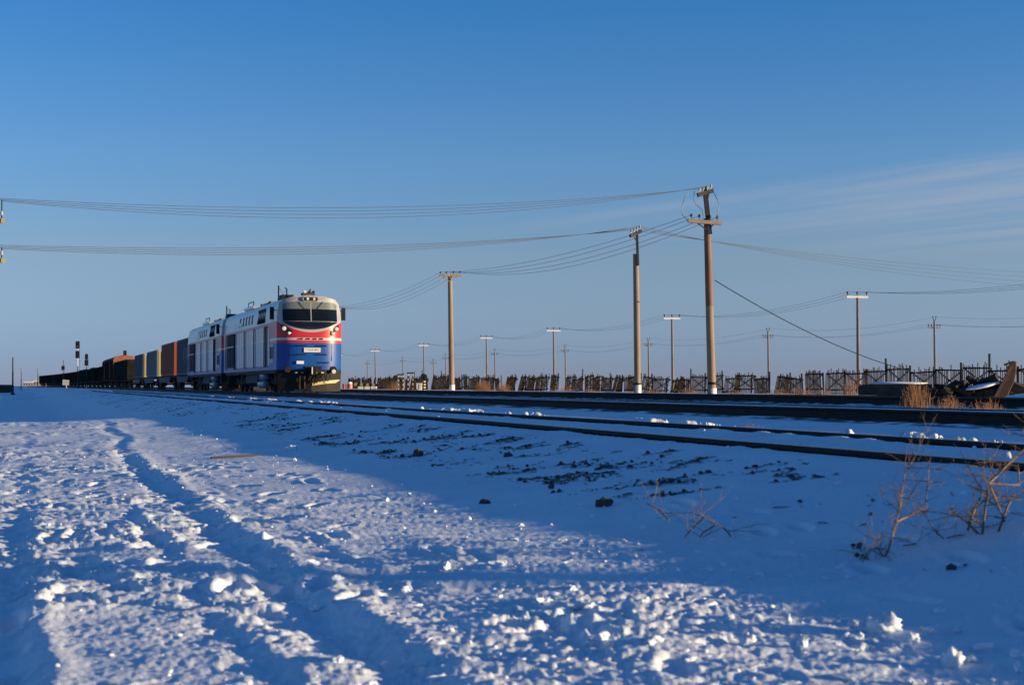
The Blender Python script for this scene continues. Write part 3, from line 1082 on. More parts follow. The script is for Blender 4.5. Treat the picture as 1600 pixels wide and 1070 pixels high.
specs = [(110.6, 14.1, 2.9, 'cont_blue', 'cont_blue', 'dark blue container coupled right behind the second locomotive', True),
         (125.0, 16.7, 2.9, 'cont_orange', 'cont_orange', 'rust orange container between the dark blue one and a yellow-ended one', False),
         (142.0, 17.2, 2.59, 'cont_grey', 'cont_yellow', 'grey container with a yellow end, just behind the orange container', False),
         (159.5, 14.0, 2.59, 'cont_blue', 'cont_yellow', 'blue-grey container with a yellow end, ahead of the green wagons', False)]
for i, (t, ln, h, a, b, lab, lg) in enumerate(specs):
    f = make_flat(ln)
    f['label'] = 'dark flat wagon carrying the ' + ['dark blue container', 'rust orange container', 'first yellow-ended container', 'second yellow-ended container'][i]
    place(f, t, ln)
    c = make_container(h, MT[a], MT[b], lg)
    c['label'] = lab
    place(c, t + .25, 12.5)
    c.location.z += 1.24


def make_gondola(body, top=3.45, L=13.4):
    r = thing('gondola_wagon', (0, 0, 0), 0, '', 'gondola wagon', GW)
    W = 3.1
    for s in (-1, 1):
        sd = MB().box((s * (W / 2 - .05), L / 2, (1.15 + top) / 2), (.06, L - .5, top - 1.15)).build('side_wall', body, r)
        for i in range(8):
            y = .55 + i * (L - 1.1) / 7
            MB().box((s * (W / 2 + .02), y, (1.1 + top) / 2), (.09, .16, top - 1.05)).build('side_rib', body, sd)
        MB().box((s * (W / 2 + .01), L / 2, top - .04), (.14, L - .4, .10)).build('top_rim', body, sd)
        MB().box((s * 1.35, L / 2, 1.03), (.12, L - .4, .22)).build('side_sill', MT['w_dark'], r)
    for y in (.25, L - .25):
        e = MB().box((0, y, (1.15 + top) / 2), (W - .12, .06, top - 1.15)).build('end_wall', body, r)
        sg = -1 if y < 1 else 1
        for z in (1.7, 2.35, 3.0):
            MB().box((0, y + sg * .07, z), (W - .2, .09, .14)).build('end_rib', body, e)
    MB().box((0, L / 2, 1.12), (W - .2, L - .56, .06)).build('floor_plate', MT['w_dark'], r)
    bogie(r, 2.3, (-.92, .92), FRAME2)
    bogie(r, L - 2.3, (-.92, .92), FRAME2)
    return r


def make_boxcar():
    r = thing('box_wagon', (0, 0, 0), 0, '', 'box wagon', GW)
    L, W, e = 14.6, 3.15, 3.95
    for s in (-1, 1):
        sd = MB().box((s * (W / 2 - .04), L / 2, (1.15 + e) / 2), (.08, L - .5, e - 1.15)).build('side_wall', MT['w_brown'], r)
        for i in range(10):
            y = .5 + i * (L - 1.0) / 9
            MB().box((s * (W / 2 + .03), y, (1.15 + e) / 2), (.07, .12, e - 1.2)).build('side_rib', MT['w_brown'], sd)
        MB().box((s * (W / 2 + .05), L / 2, 2.55), (.06, 2.1, 2.5)).build('sliding_door', MT['w_brown'], r)
    arc = [(-1.62, e)] + [(1.62 * math.sin(a), e + .02 + .68 * math.cos(a) ** 1.0) for a in np.linspace(-1.45, 1.45, 11)] + [(1.62, e)]
    MB().prism(arc, .28, L - .28, 'Y').build('roof', MT['w_brown'], r, 30)
    for y in (.22, L - .22):
        poly = [(-W / 2, 1.15)] + [(x * .97, z - .02) for x, z in arc] + [(W / 2, 1.15)]
        MB().prism(poly, y - .04, y + .04, 'Y').build('end_wall', MT['w_end'], r)
    MB().box((.2, 3.0, 5.0), (.45, .45, .75)).build('roof_vent', MT['w_dark'], r)
    MB().box((0, L / 2, 1.05), (2.8, L - .5, .18)).build('underframe', MT['w_dark'], r)
    bogie(r, 2.4, (-.92, .92), FRAME2)
    bogie(r, L - 2.4, (-.92, .92), FRAME2)
    return r


g0 = make_gondola(MT['w_green'], 3.55, 13.4)
place(g0, 180.3, 13.4)
g0['label'] = 'dark green gondola wagon right behind the last yellow-ended container'
for ch in g0.children:
    if ch.name.startswith('end_wall'):
        ch.data.materials[0] = MT['w_dark']
        for gc in ch.children:
            gc.data.materials[0] = MT['w_dark']
g1 = clone(g0)
place(g1, 194.2, 13.4)
g1['label'] = 'dark green gondola wagon just ahead of the orange-gabled box wagon'
b0 = make_boxcar()
place(b0, 208.4, 14.6)
b0['label'] = 'brown box wagon with a sunlit orange gable and roof vent, behind the green gondolas'
b1 = clone(b0, None, ('roof_vent',))
place(b1, 223.5, 14.6)
b1['label'] = 'brown box wagon with no roof vent, ahead of the long row of gondolas'
pro = {k: make_gondola(MT[k], 3.45) for k in ('w_dark', 'w_brown')}
pg = make_gondola(MT['w_green'], 3.6)
pro['w_green'] = pg
order = ['w_brown', 'w_dark', 'w_green', 'w_dark', 'w_green', 'w_green', 'w_dark', 'w_brown', 'w_dark', 'w_dark', 'w_brown', 'w_dark', 'w_dark', 'w_brown', 'w_dark', 'w_dark', 'w_dark', 'w_dark']
used = set()
for i, k in enumerate(order):
    if k in used:
        w = clone(pro[k])
    else:
        w = pro[k]
        used.add(k)
    t = 238.9 + i * 14.0
    place(w, t, 13.4)
    w.location.z += .02 * ((i * 7) % 3 - 1) * 0
    nm = {'w_dark': 'blackish', 'w_brown': 'brown', 'w_green': 'dark green'}[k]
    if i == 0:
        w['label'] = 'brown gondola wagon directly behind the second brown box wagon'
    elif i == len(order) - 1:
        w['label'] = 'blackish gondola wagon at the very tail of the train'
    else:
        if i < 9:
            w['label'] = nm + ' gondola wagon, ' + ['', 'second', 'third', 'fourth', 'fifth', 'sixth', 'seventh', 'eighth', 'ninth'][i] + ' in the row behind the box wagons'
        else:
            w['label'] = nm + ' gondola wagon in the shaded row at the far end of the train'
            w['group'] = nm + ' gondolas far down the train'

# ------------------------------------------------------------------ poles
INS = MB().lathe([(.012, -.14), (.012, 0), (.035, 0), (.05, .03), (.03, .055), (.045, .075), (.03, .11), (.012, .125)], (0, 0, 0), 'Z', 10).mesh('insulator', MT['porcelain'], 40)
INSD = MB().lathe([(.015, -.14), (.015, 0), (.04, 0), (.055, .03), (.03, .06), (.05, .08), (.03, .12), (.012, .13)], (0, 0, 0), 'Z', 8).mesh('insulator', MT['insul'], 40)


def shaft(a, b, ra, rb, m, name, parent, n=16):
    return MB().tube([a, (Vector(a) * 2 + Vector(b)) / 3, (Vector(a) + Vector(b) * 2) / 3, b], [ra, ra * .67 + rb * .33, ra * .33 + rb * .67, rb], n).build(name, m, parent, 50)


def local(root, w):
    return w - root.location


GP = 'tall concrete poles by the tracks'
TIP = {}
# tall two-level pole
b = at(1113, 616, 55)
b.z = ZC + gz(b.x, b.y) - .05
r = thing('utility_pole', b, 0, 'tall leaning pole with a dark timber top, two crossarms and rust stains', 'utility pole', GP)
L = lambda px, py, Z=55: local(r, at(px, py, Z))
shaft((0, 0, -.6), L(1108.4, 478), .168, .146, MT['concrete'], 'shaft', r)
shaft(L(1108.4, 478), L(1104.5, 342), .146, .125, MT['rustpole'], 'stained_top', r)
shaft((0, 0, -.3), (-.004, 0, .28), .172, .171, MT['whitewash'], 'painted_base', r)
MB().lathe([(.178, 0), (.178, .10)], (-.012, 0, .42), 'Z', 16).build('pole_band', MT['black'], r, 40)
q = L(1104, 300)
MB().bar(L(1109, 366, 54.8), L(1101, 293, 54.8), .17, .17).build('timber_extension', MT['wood'], r)
a0, a1 = L(1090, 305, 54.55), L(1114, 298, 54.75)
up_arm = MB().bar(a0, a1, .13, .16).build('crossarm', MT['wood'], r)
for i in range(4):
    p = a0.lerp(a1, .12 + .25 * i) + Vector((0, -.02, .15))
    put(INS, 'insulator', up_arm, p)
    TIP['U%d' % i] = p + r.location + Vector((0, 0, .07))
c0, c1 = L(1075, 345, 54.55), L(1127, 349, 54.75)
lo_arm = MB().bar(c0, c1, .14, .14).build('crossarm', MT['armwood'], r)
for i, k in enumerate((.10, .34, .66, .88)):
    p = c0.lerp(c1, k) + Vector((0, 0, .16))
    put(INSD, 'insulator', lo_arm, p)
    TIP['M%d' % i] = p + r.location + Vector((0, 0, .07))
for k, dx in ((.28, -1), (.76, 1)):
    MB().bar(c0.lerp(c1, k) + Vector((0, 0, -.06)), L(1106.5, 361, 54.75), .035).build('brace', MT['black'], r)
MB().bar(a0.lerp(a1, .75), L(1104.5, 319, 54.8), .03).build('brace', MT['black'], r)
for i, (p0, mid, p1) in enumerate((((1076, 301), [(1069, 310), (1065, 325), (1066, 336)], (1076, 345)),
                                   ((1085, 299), [(1083.5, 310), (1087, 319), (1097, 328)], (1099, 341)),
                                   ((1115, 300), [(1121, 312), (1123.5, 323), (1121, 335)], (1120, 344)))):
    MB().tube([L(*p0, 54.6)] + [L(*m_, 54.5) for m_ in mid] + [L(*p1, 54.6)], .014, 5).build('jumper_wire', MT['wire'], r)
big = r
TIP['cable'] = at(1113, 438, 55) + Vector((.1, 0, 0))

# second pole: concrete stub with a timber extension
b = at(996.5, 617, 57)
b.z = ZC + gz(b.x, b.y) - .05
r = thing('utility_pole', b, 0, 'pole with a slim timber extension and one tilted crossarm, white painted foot', 'utility pole', GP)
L = lambda px, py, Z=57: local(r, at(px, py, Z))
shaft((0, 0, -.5), L(993.5, 397), .135, .115, MT['concrete'], 'shaft', r)
shaft((0, 0, -.3), L(996.6, 601), .141, .139, MT['whitewash'], 'painted_base', r)
MB().lathe([(.146, 0), (.146, .07)], L(996.6, 601), 'Z', 16).build('pole_band', MT['black'], r, 40)
MB().bar(L(996.8, 415, 56.85), L(995, 362, 56.85), .10, .10).build('timber_extension', MT['wood'], r)
a0, a1 = L(984.5, 369, 56.5), L(1002, 361, 56.8)
arm = MB().bar(a0, a1, .11, .12).build('crossarm', MT['wood'], r)
for i in range(4):
    p = a0.lerp(a1, .12 + .25 * i) + Vector((0, 0, .14))
    put(INS, 'insulator', arm, p)
    TIP['L%d' % i] = p + r.location + Vector((0, 0, .07))
MB().bar(a0.lerp(a1, .25), L(994.5, 377, 56.75), .025).build('brace', MT['black'], r)

# third pole, one level arm
b = at(706, 608, 90)
b.z = ZC + gz(b.x, b.y) - .05
r = thing('utility_pole', b, 0, 'single concrete pole with one level crossarm, standing nearest to the locomotive', 'utility pole', GP)
L = lambda px, py, Z=90: local(r, at(px, py, Z))
shaft((0, 0, -.5), L(703, 430), .185, .135, MT['concrete'], 'shaft', r)
shaft((0, 0, -.3), L(706, 601), .192, .19, MT['whitewash'], 'painted_base', r)
c0, c1 = L(686, 431, 89.6), L(720, 430, 89.9)
arm = MB().bar(c0, c1, .14, .13).build('crossarm', MT['armwood'], r)
for i, k in enumerate((.06, .34, .66, .94)):
    p = c0.lerp(c1, k) + Vector((0, 0, .15))
    put(INSD, 'insulator', arm, p)
    TIP['N%d' % i] = p + r.location + Vector((0, 0, .07))
for k in (.15, .85):
    MB().bar(c0.lerp(c1, k) + Vector((0, 0, -.05)), L(703, 440, 89.8), .04).build('brace', MT['armwood'], r)
third = r
# the pole behind the locomotive that the line goes on to
r2 = clone(third)
p2 = at(515, 608, 128)
p2.z = ZC + gz(p2.x, p2.y)
r2.location = p2
r2['label'] = 'concrete pole hidden behind the leading locomotive, carrying the same wires'
for i in range(4):
    TIP['O%d' % i] = TIP['N%d' % i] - third.location + p2
# the pole at the picture's edge over the snow road
b = at(-11, 615, 42)
b.z = ZC + gz(b.x, b.y) - .05
r = thing('utility_pole', b, 0, 'pole at the edge over the snow road, only its two crossarm tips in sight', 'utility pole', GP)
L = lambda px, py, Z=42: local(r, at(px, py, Z))
shaft((0, 0, -.6), L(-11, 312), .15, .095, MT['concrete'], 'shaft', r)
for nm, (py, wy) in {'U': (346, 312), 'L': (408, 386)}.items():
    c0, c1 = L(-26, py, 42.9), L(5, py - 1, 41.0)
    arm = MB().bar(c0, c1, .12, .13).build('crossarm', MT['armwood'], r)
    for i in range(4):
        p = c0.lerp(c1, .08 + .28 * i) + Vector((0, 0, .16))
        put(INS, 'insulator', arm, p)
        hgt = (at(0, wy, 42).z - at(0, py, 42).z)
        MB().tube([p + Vector((0, 0, -.1)), p + Vector((0, 0, hgt - .2))], .018, 5).build('insulator_pin', MT['black'], arm)
        TIP['E%s%d' % (nm, i)] = p + r.location + Vector((0, 0, hgt - .16 - (i - 1.5) * .05))
# pole out past the right of the view whose shadow crosses the road
b = Vector((26.0, .45, 0))
b.z = ZC + gz(b.x, b.y) - .05
r = thing('utility_pole', b, 0, 'bare concrete pole off to the sunny side whose long shadow crosses the road', 'utility pole', GP)
shaft((0, 0, -.5), (0, 0, 7.6), .20, .17, MT['concrete'], 'shaft', r)
shaft((0, 0, -.3), (0, 0, .5), .207, .206, MT['whitewash'], 'painted_base', r)


def far_pole(px, ptop, pbase, Z, style, lab, group):
    b = at(px + 1.5, pbase, Z)
    b.z = ZC + gz(b.x, b.y) - .1
    r = thing('utility_pole', b, 0, lab, 'utility pole', group)
    L = lambda x, y: local(r, at(x, y, Z))
    k = F / Z
    top = L(px, ptop + (.35 if style == 1 else .3) * k)
    shaft((0, 0, -.4), top, .15 * (1.05), .10, MT['fpole'], 'shaft', r, 10)
    tips = []
    if style == 1:
        a = Vector((top.x - .85, top.y, top.z + .06))
        c = Vector((top.x + .85, top.y + .3, top.z + .06))
        arm = MB().bar(a, c, .14, .16).build('crossarm', MT['whitewash'], r)
        for s in (.05, .5, .95):
            o = put(INSD, 'insulator', arm, a.lerp(c, s) + Vector((0, 0, .22)))
            o.scale = (1.5, 1.5, 1.6)
            tips.append(r.location + a.lerp(c, s) + Vector((0, 0, .40)))
    else:
        a = top + Vector((-.7, -.05, -.75))
        c = top + Vector((.7, .15, -.75))
        arm = MB().bar(a, c, .10, .10).build('crossarm', MT['fpole'], r)
        for s in (.06, .28, .72, .94):
            o = put(INSD, 'insulator', arm, a.lerp(c, s) + Vector((0, 0, .16)))
            o.scale = (1.4, 1.4, 1.5)
            if s in (.06, .94):
                tips.append(r.location + a.lerp(c, s) + Vector((0, 0, .33)))
        for s in (-1, 1):
            MB().bar(top + Vector((0, 0, -.08)), top + Vector((s * .16, 0, .20)), .05).build('top_bracket', MT['black'], r)
            o = put(INSD, 'insulator', r, top + Vector((s * .16, 0, .28)))
            o.scale = (1.3, 1.3, 1.3)
        tips.append(r.location + top + Vector((.16, 0, .38)))
    return r, tips


ords = ['nearest', 'second nearest', 'third nearest', 'fourth nearest', 'fifth nearest', 'sixth nearest', 'seventh nearest', 'farthest']
T1, T2 = [], []
for i, (x, y, base) in enumerate(((1340, 458, 604), (1050, 493, 604), (865, 513, 604), (760, 525, 604), (662, 537, 604), (586, 546, 604))):
    Z = 7.0 * F / (602 - y)
    r, tp = far_pole(x, y, base, Z, 1, ords[i] + ' pole of the line with white crossarms and three insulators', 'poles with white crossarms past the fence')
    T1.append(tp)
r, tp = far_pole(1958, 390, 604, 73.4, 1, 'white-armed pole of the same line standing past the edge of the view', 'poles with white crossarms past the fence')
T1.insert(0, tp)
r, tp = far_pole(529, 553, 604, 7.0 * F / 49, 1, 'white-armed pole of the fence line, hidden behind the locomotive', 'poles with white crossarms past the fence')
T1.append(tp)
for i, (x, y) in enumerate(((1460, 496), (1200, 514), (1013, 529), (883, 540), (773, 545.5), (696, 553), (629, 558), (574, 563))):
    Z = 7.0 * F / (602 - y)
    r, tp = far_pole(x, y, 603, Z, 2, ords[i] + ' pole of the distant line with forked tops and small crossarms', 'distant poles with forked tops')
    T2.append(tp)
T2.insert(0, [p + (T2[0][0] - T2[1][0]) for p in T2[0]])
r, tp = far_pole(677, 561, 603, 330, 2, 'lone thin distant pole between the second and third forked poles from the engine', 'distant poles with forked tops')

# ------------------------------------------------------------------ wires


def wire(pts, sags, rad, lab, group, name='overhead_wire', seg=18):
    path = []
    for (a, b), s in zip(zip(pts[:-1], pts[1:]), sags):
        for i in range(seg + (1 if b is pts[-1] else 0)):
            k = i / seg
            p = a.lerp(b, k)
            p.z -= 4 * s * k * (1 - k)
            path.append(p)
    o = MB().tube(path, rad, 4).build(name, MT['wire'] if rad < .015 else MT['black'])
    return tag(o, lab, 'wire', group)


WO = ['uppermost', 'second', 'third', 'lowest']
for i in range(4):
    wire([TIP['U%d' % i], TIP['EU%d' % i]], [.50 + .11 * i], .0075, WO[i] + ' of four wires strung high over the train from the timber-topped pole', 'upper wires over the train')
    wire([TIP['L%d' % i], TIP['EL%d' % i]], [.34 + .07 * i], .0075, WO[i] + ' of four wires strung over the train from the slim-topped pole', 'lower wires over the train')
    e = at(1765, 430 + i * 6, 100)
    wire([TIP['L%d' % i], e], [.45 + .12 * i], .008, WO[i] + ' of four wires falling from the slim-topped pole past the fence', 'wires from the slim-topped pole past the fence')
    wire([TIP['M%d' % i], TIP['N%d' % i], TIP['O%d' % i]], [.50 + .14 * i, .7 + .14 * i], .009, WO[i] + ' of four wires linking the tall leaning pole with the pole by the engine', 'wires between the trackside poles')
IO = ['first', 'middle', 'last']
FO = ['nearer end of the small arms', 'farther end of the small arms', 'forked tips']
for i in range(3):
    wire([t[i] for t in T1], [.80 + .06 * i] * (len(T1) - 1), .009, 'wire on the ' + IO[i] + ' insulator of every white crossarm past the fence', 'wires on the white-armed poles', seg=12)
    wire([t[i] for t in T2], [.75] * (len(T2) - 1), .009, 'thin distant wire carried on the ' + FO[i] + ' of the forked poles', 'wires on the forked poles', seg=10)
e = at(1466, 590, 77.5)
wire([TIP['cable'], e], [.55], .021, 'thick dark cable slanting from the tall leaning pole down to the fence', None, 'slanting_cable')

# ------------------------------------------------------------------ snow fence
frnd = random.Random(11)


def fence_panel(parent, p, rz, w, h, tilt, sway, sink):
    """one wooden panel: origin at its foot"""
    o = bpy.data.objects.new('fence_panel', None)
    o.empty_display_size = .2
    C.objects.link(o)
    o.parent = parent
    o.location = p
    o.rotation_euler = (tilt, sway, rz)
    # frame first, so that the panel itself is a mesh part
    MB().bar((-w / 2, 0, h * .86 - sink), (w / 2, 0, h * .86 - sink), .05, .08).build('rail', MT['fence'], o)
    MB().bar((-w / 2, 0, h * .22 - sink), (w / 2, 0, h * .22 - sink), .05, .08).build('rail', MT['fence'], o)
    MB().bar((-w / 2, -.05, h * .22 - sink), (w / 2, -.05, h * .86 - sink), .04, .07).build('brace', MT['fence'], o)
    MB().bar((-w / 2, -.09, h * .86 - sink), (w / 2, -.09, h * .22 - sink), .04, .07).build('brace', MT['fence'], o)
    pk = MB()
    n = int(w / .15)
    for i in range(n):
        if frnd.random() < .06:
            continue
        x = -w / 2 + (i + .5) * w / n
        hh = h * frnd.uniform(.86, 1.06)
        pk.bar((x, .05, -.3), (x + frnd.uniform(-.03, .03), .05, hh - sink), .056, .014)
    k = pk.build('pickets', MT['fence'], o)
    k['kind'] = 'stuff'
    return o


def fence(px0, px1, lab, hfun, mess, dline=48.0, gap=.04):
    def tt(px):
        x = (px - 800) / F
        # d = X cos + Z sin ; X = x Z
        Z = dline / (x * CS + SN)
        X = x * Z
        return -X * SN + Z * CS
    t0, t1 = tt(px0), tt(px1)
    t0, t1 = min(t0, t1), max(t0, t1)
    s = P(dline, t0)
    root = thing('snow_fence', Vector((s.x, s.y, ZC + gz(s.x, s.y))), 0, lab, 'fence', 'picket snow fence behind the tracks')
    t, i = t0, 0
    while t < t1:
        h = hfun(t) * frnd.uniform(.94, 1.06)
        w = 2.3
        d = dline + frnd.uniform(-.3, .3) * mess
        p = P(d, t + w / 2)
        p.z = ZC + gz(p.x, p.y)
        fence_panel(root, p - root.location, TH + math.pi / 2 + frnd.uniform(-.16, .16) * mess, w, h, frnd.uniform(-.10, .25) * mess, frnd.uniform(-.09, .09) * mess, frnd.uniform(0, .25) * mess)
        q = P(d, t)
        hp = h * frnd.choice((.9, .95, 1.0, 1.05, 1.3))
        MB().bar(Vector((q.x, q.y, ZC + gz(q.x, q.y) - .3)) - root.location, Vector((q.x + frnd.uniform(-.12, .12) * mess, q.y, ZC + gz(q.x, q.y) + hp)) - root.location, .09, .09).build('post', MT['fence'], root)
        t += w + gap + (frnd.uniform(0, .5) if frnd.random() < .03 * mess else 0)
        i += 1


fence(1640, 1293, 'upright stretch of picket fence behind the rusty scrap heap', lambda t: 1.66, .25)
fence(1288, 991, 'sagging stretch of picket fence between the tall leaning pole and the scrap', lambda t: 1.48, .9)
fence(990, 893, 'broken stretch of picket fence on both sides of the slim-topped pole', lambda t: 1.6, 1.0)
fence(868, 703, 'tattered stretch of picket fence behind the brown reed tufts', lambda t: 1.8, 1.0)
fence(702, 548, 'far end of the picket fence, behind the level crossing posts', lambda t: 1.9, 1.0)

# ------------------------------------------------------------------ scrap, block and drift by the fence
Zs = 51
srn = random.Random(3)
b = at(1500, 630, Zs)
b.z = ZC + gz(b.x, b.y) - .05
r = thing('scrap_heap', b, 0, 'tangled heap of dark rusty scrap iron with a slab of snow on it', 'scrap heap')
L = lambda px, py, Z=Zs: local(r, at(px, py, Z))
for i in range(44):
    x0, y0 = srn.uniform(1466, 1604), srn.uniform(592, 626)
    c = L(x0, y0 if x0 < 1545 else max(y0, 604), Zs + srn.uniform(-.8, 1.2))
    rot = Matrix.Rotation(srn.uniform(-.7, .7), 3, 'X') @ Matrix.Rotation(srn.uniform(-.8, .8), 3, 'Y') @ Matrix.Rotation(srn.uniform(0, 3), 3, 'Z')
    sz = (srn.uniform(.3, .9), srn.uniform(.2, .6), srn.uniform(.03, .22))
    MB().box(c, sz, 0, rot).build('scrap_plate', MT['rustdark'] if srn.random() < .75 else MT['rust'], r)
for i in range(9):
    a_, b_ = L(srn.uniform(1475, 1550), srn.uniform(600, 625), Zs - .5), L(srn.uniform(1475, 1550), srn.uniform(585, 615), Zs + .5)
    MB().bar(a_, b_, .07, .09).build('scrap_bar', MT['rustdark'], r)


def blob(c, size, seed, m, name, parent=None, sub=3, rough=.18, flat=.0):
    import bmesh
    bm = bmesh.new()
    bmesh.ops.create_icosphere(bm, subdivisions=sub, radius=1.0)
    co = np.array([v.co[:] for v in bm.verts])
    nn = perlin(co[:, 0] * 1.7 + seed, co[:, 1] * 1.7 + co[:, 2] * 1.3, seed) * rough * 1.6 + perlin(co[:, 0] * 4 + co[:, 2] * 3, co[:, 1] * 4 - co[:, 2] * 2 + seed, seed + 1) * rough
    for v, k in zip(bm.verts, nn):
        v.co *= 1 + k
        if v.co.z < -flat and flat:
            v.co.z = -flat
        v.co = Vector((v.co.x * size[0], v.co.y * size[1], v.co.z * size[2]))
    me = bpy.data.meshes.new(name)
    bm.to_mesh(me)
    bm.free()
    me.materials.append(m)
    me.polygons.foreach_set('use_smooth', [True] * len(me.polygons))
    o = bpy.data.objects.new(name, me)
    C.objects.link(o)
    o.location = c
    if parent is not None:
        o.parent = parent
    return o


sc = blob(L(1535, 603, Zs - .8), (.62, .34, .07), 5, MT['snow'], 'snow_slab', r, 3, .10)
sc.rotation_euler = (.05, -.20, 0)
# leaning plate that sticks up
b2 = at(1562, 628, 50)
b2.z = ZC + gz(b2.x, b2.y) - .05
r2 = thing('leaning_girder', b2, 0, 'rusty bent girder with a ragged top, leaning up out of the scrap', 'girder')
L2 = lambda px, py, Z=50: local(r2, at(px, py, Z))
gm = MB()
pl_ = [(1553, 630), (1560, 610), (1569, 594), (1574, 581), (1572, 573), (1577, 570), (1575, 563), (1580, 566), (1587, 564), (1587, 580), (1584, 596), (1577, 610), (1570, 630)]
fr = [L2(x, y, 49.9) for x, y in pl_]
bk = [L2(x, y, 50.1) + Vector((.03, 0, 0)) for x, y in pl_]
n_ = len(fr)
gm.add(fr + bk, [tuple(range(n_)), tuple(range(n_, 2 * n_))[::-1]] + [(i, n_ + i, n_ + (i + 1) % n_, (i + 1) % n_) for i in range(n_)])
nofix(gm.build('girder_web', MT['rust'], r2))
MB().bar(L2(1551, 629, 49.6), L2(1581, 572, 49.7), .05, .12).build('girder_flange', MT['rust'], r2)
MB().bar(L2(1569, 570, 49.8), L2(1584, 565, 49.8), .06, .07).build('torn_lug', MT['rustdark'], r2)
# drift of snow at the far right
dr = blob(at(1607, 632, 46), (1.3, 1.3, .36), 9, MT['snow'], 'snow_drift', None, 4, .10, .3)
dr.rotation_euler = (0, -.16, 0)
tag(dr, 'smooth snow drift piled at the foot of the rusty girder', 'snow drift')
# concrete block
b3 = at(1398, 626, 52)
b3.z = ZC + gz(b3.x, b3.y) - .05
r3 = thing('foundation_block', b3, R(-13), 'long low concrete block capped with snow, reeds at its sunny end', 'concrete block')
MB().prism([(-1.28, -.1), (-1.30, .42), (-1.1, .50), (1.28, .50), (1.30, -.1)], -.6, .6, 'Y').build('block_body', MT['brick'], r3)
cp_ = blob((.1, 0, .53), (1.05, .52, .07), 12, MT['snow'], 'snow_cap', r3, 3, .12)
for i in range(8):
    a_ = Vector((1.4 + srn.uniform(0, 1.2), srn.uniform(-.5, .5), srn.uniform(.05, .35)))
    rot = Matrix.Rotation(srn.uniform(-.5, .5), 3, 'X') @ Matrix.Rotation(srn.uniform(-.6, .6), 3, 'Y')
    MB().box(a_, (srn.uniform(.2, .5), srn.uniform(.2, .4), srn.uniform(.05, .2)), 0, rot).build('broken_piece', MT['rustdark'], r3)

# ------------------------------------------------------------------ level crossing furniture
Zx = 135


def foot(px, Z):
    p = at(px, 608, Z)
    p.z = ZC + gz(p.x, p.y)
    return p


def striped_post(parent, x, h, r0, bands=7):
    m = MB()
    for i in range(bands):
        z0, z1 = h * i / bands, h * (i + 1) / bands
        m.tube([(x, 0, z0), (x, 0, z1)], r0, 8, i % 2, True)
    return m.build('striped_post', [MT['yellow'], MT['black']], parent, 50)


for i, (px, wpx, top) in enumerate(((626, 7, 586), (641, 7.5, 583.5))):
    p = foot(px, Zx)
    r = thing('crossing_goalpost', p, 0, ['lower', 'taller'][i] + ' of two striped goalpost frames at the level crossing', 'crossing frame', 'striped frames at the crossing')
    h = local(r, at(px, top, Zx)).z
    w = wpx * Zx / F
    for s in (-1, 1):
        striped_post(r, s * w / 2, h, .05)
    MB().box((0, 0, h + .05), (w + .2, .1, .12)).build('top_bar', MT['black'], r)
p = foot(662, Zx)
r = thing('crossing_signal', p, 0, 'black round crossing light on a yellow and black striped post', 'crossing light')
h = local(r, at(662, 595, Zx)).z
striped_post(r, 0, h, .19, 7)
MB().lathe([(.12, -.12), (.30, -.1), (.34, 0), (.30, .06), (.05, .1)], (0, 0, h + .36), 'Y', 14).build('signal_disc', MT['sig'], r, 40)
for s in (-1, 1):
    MB().lathe([(.10, -.2), (.12, -.05)], (s * .15, 0, h + .36), 'Y', 10).build('lamp_hood', MT['sig'], r, 40)
p = foot(655, Zx - 1)
r = thing('relay_cabinet', p, 0, 'small white relay cabinet next to the crossing light', 'cabinet')
MB().box((0, 0, .32), (.5, .4, .64)).build('cabinet_body', MT['whitewash'], r)
MB().box((0, 0, .67), (.58, .48, .06)).build('cabinet_lid', MT['whitewash'], r)
MB().box((0, -.21, .34), (.02, .02, .5)).build('door_gap', MT['black'], r)
p = foot(648, Zx - 3)
o = MB().prism([(-.28, 0), (-.28, .16), (-.2, .22), (.24, .2), (.3, .05), (.28, 0)], -.2, .2, 'Y').build('timber_block', MT['plank'], None, 0, p)
tag(o, 'tan timber block lying by the white relay cabinet', 'block')
p = foot(573, Zx)
r = thing('barrier_stack', p, 0, 'stack of yellow striped beams lying on white blocks past the engine', 'barrier')
for i in range(3):
    MB().box((-.55 + i * .62, 0, .14), (.5, .6, .28)).build('white_block', MT['whitewash'], r)
for i in range(3):
    m = MB()
    for k in range(8):
        m.box((-1.05 + k * .28, -.2 + i * .2, .40 + i * .09 - k * .012), (.28, .16, .09), k % 2)
    m.build('striped_beam', [MT['yellow'], MT['black']], r)
for px, w, lab in ((538, .36, 'small round orange drum half hidden by the engine nose'), (546.5, .46, 'orange drum with a white snow cap just past the engine')):
    p = foot(px, Zx - 5)
    r = thing('orange_drum', p, 0, lab, 'drum', 'orange drums past the engine')
    MB().lathe([(w / 2, 0), (w / 2 * 1.05, .12), (w / 2, .16), (w / 2 * 1.05, .3), (w / 2, .44)], (0, 0, 0), 'Z', 12).build('drum_body', MT['orange'], r, 40)
    if w > .4:
        blob((0, 0, .48), (w * .5, w * .5, .14), 4, MT['snow'], 'snow_cap', r, 2, .1)

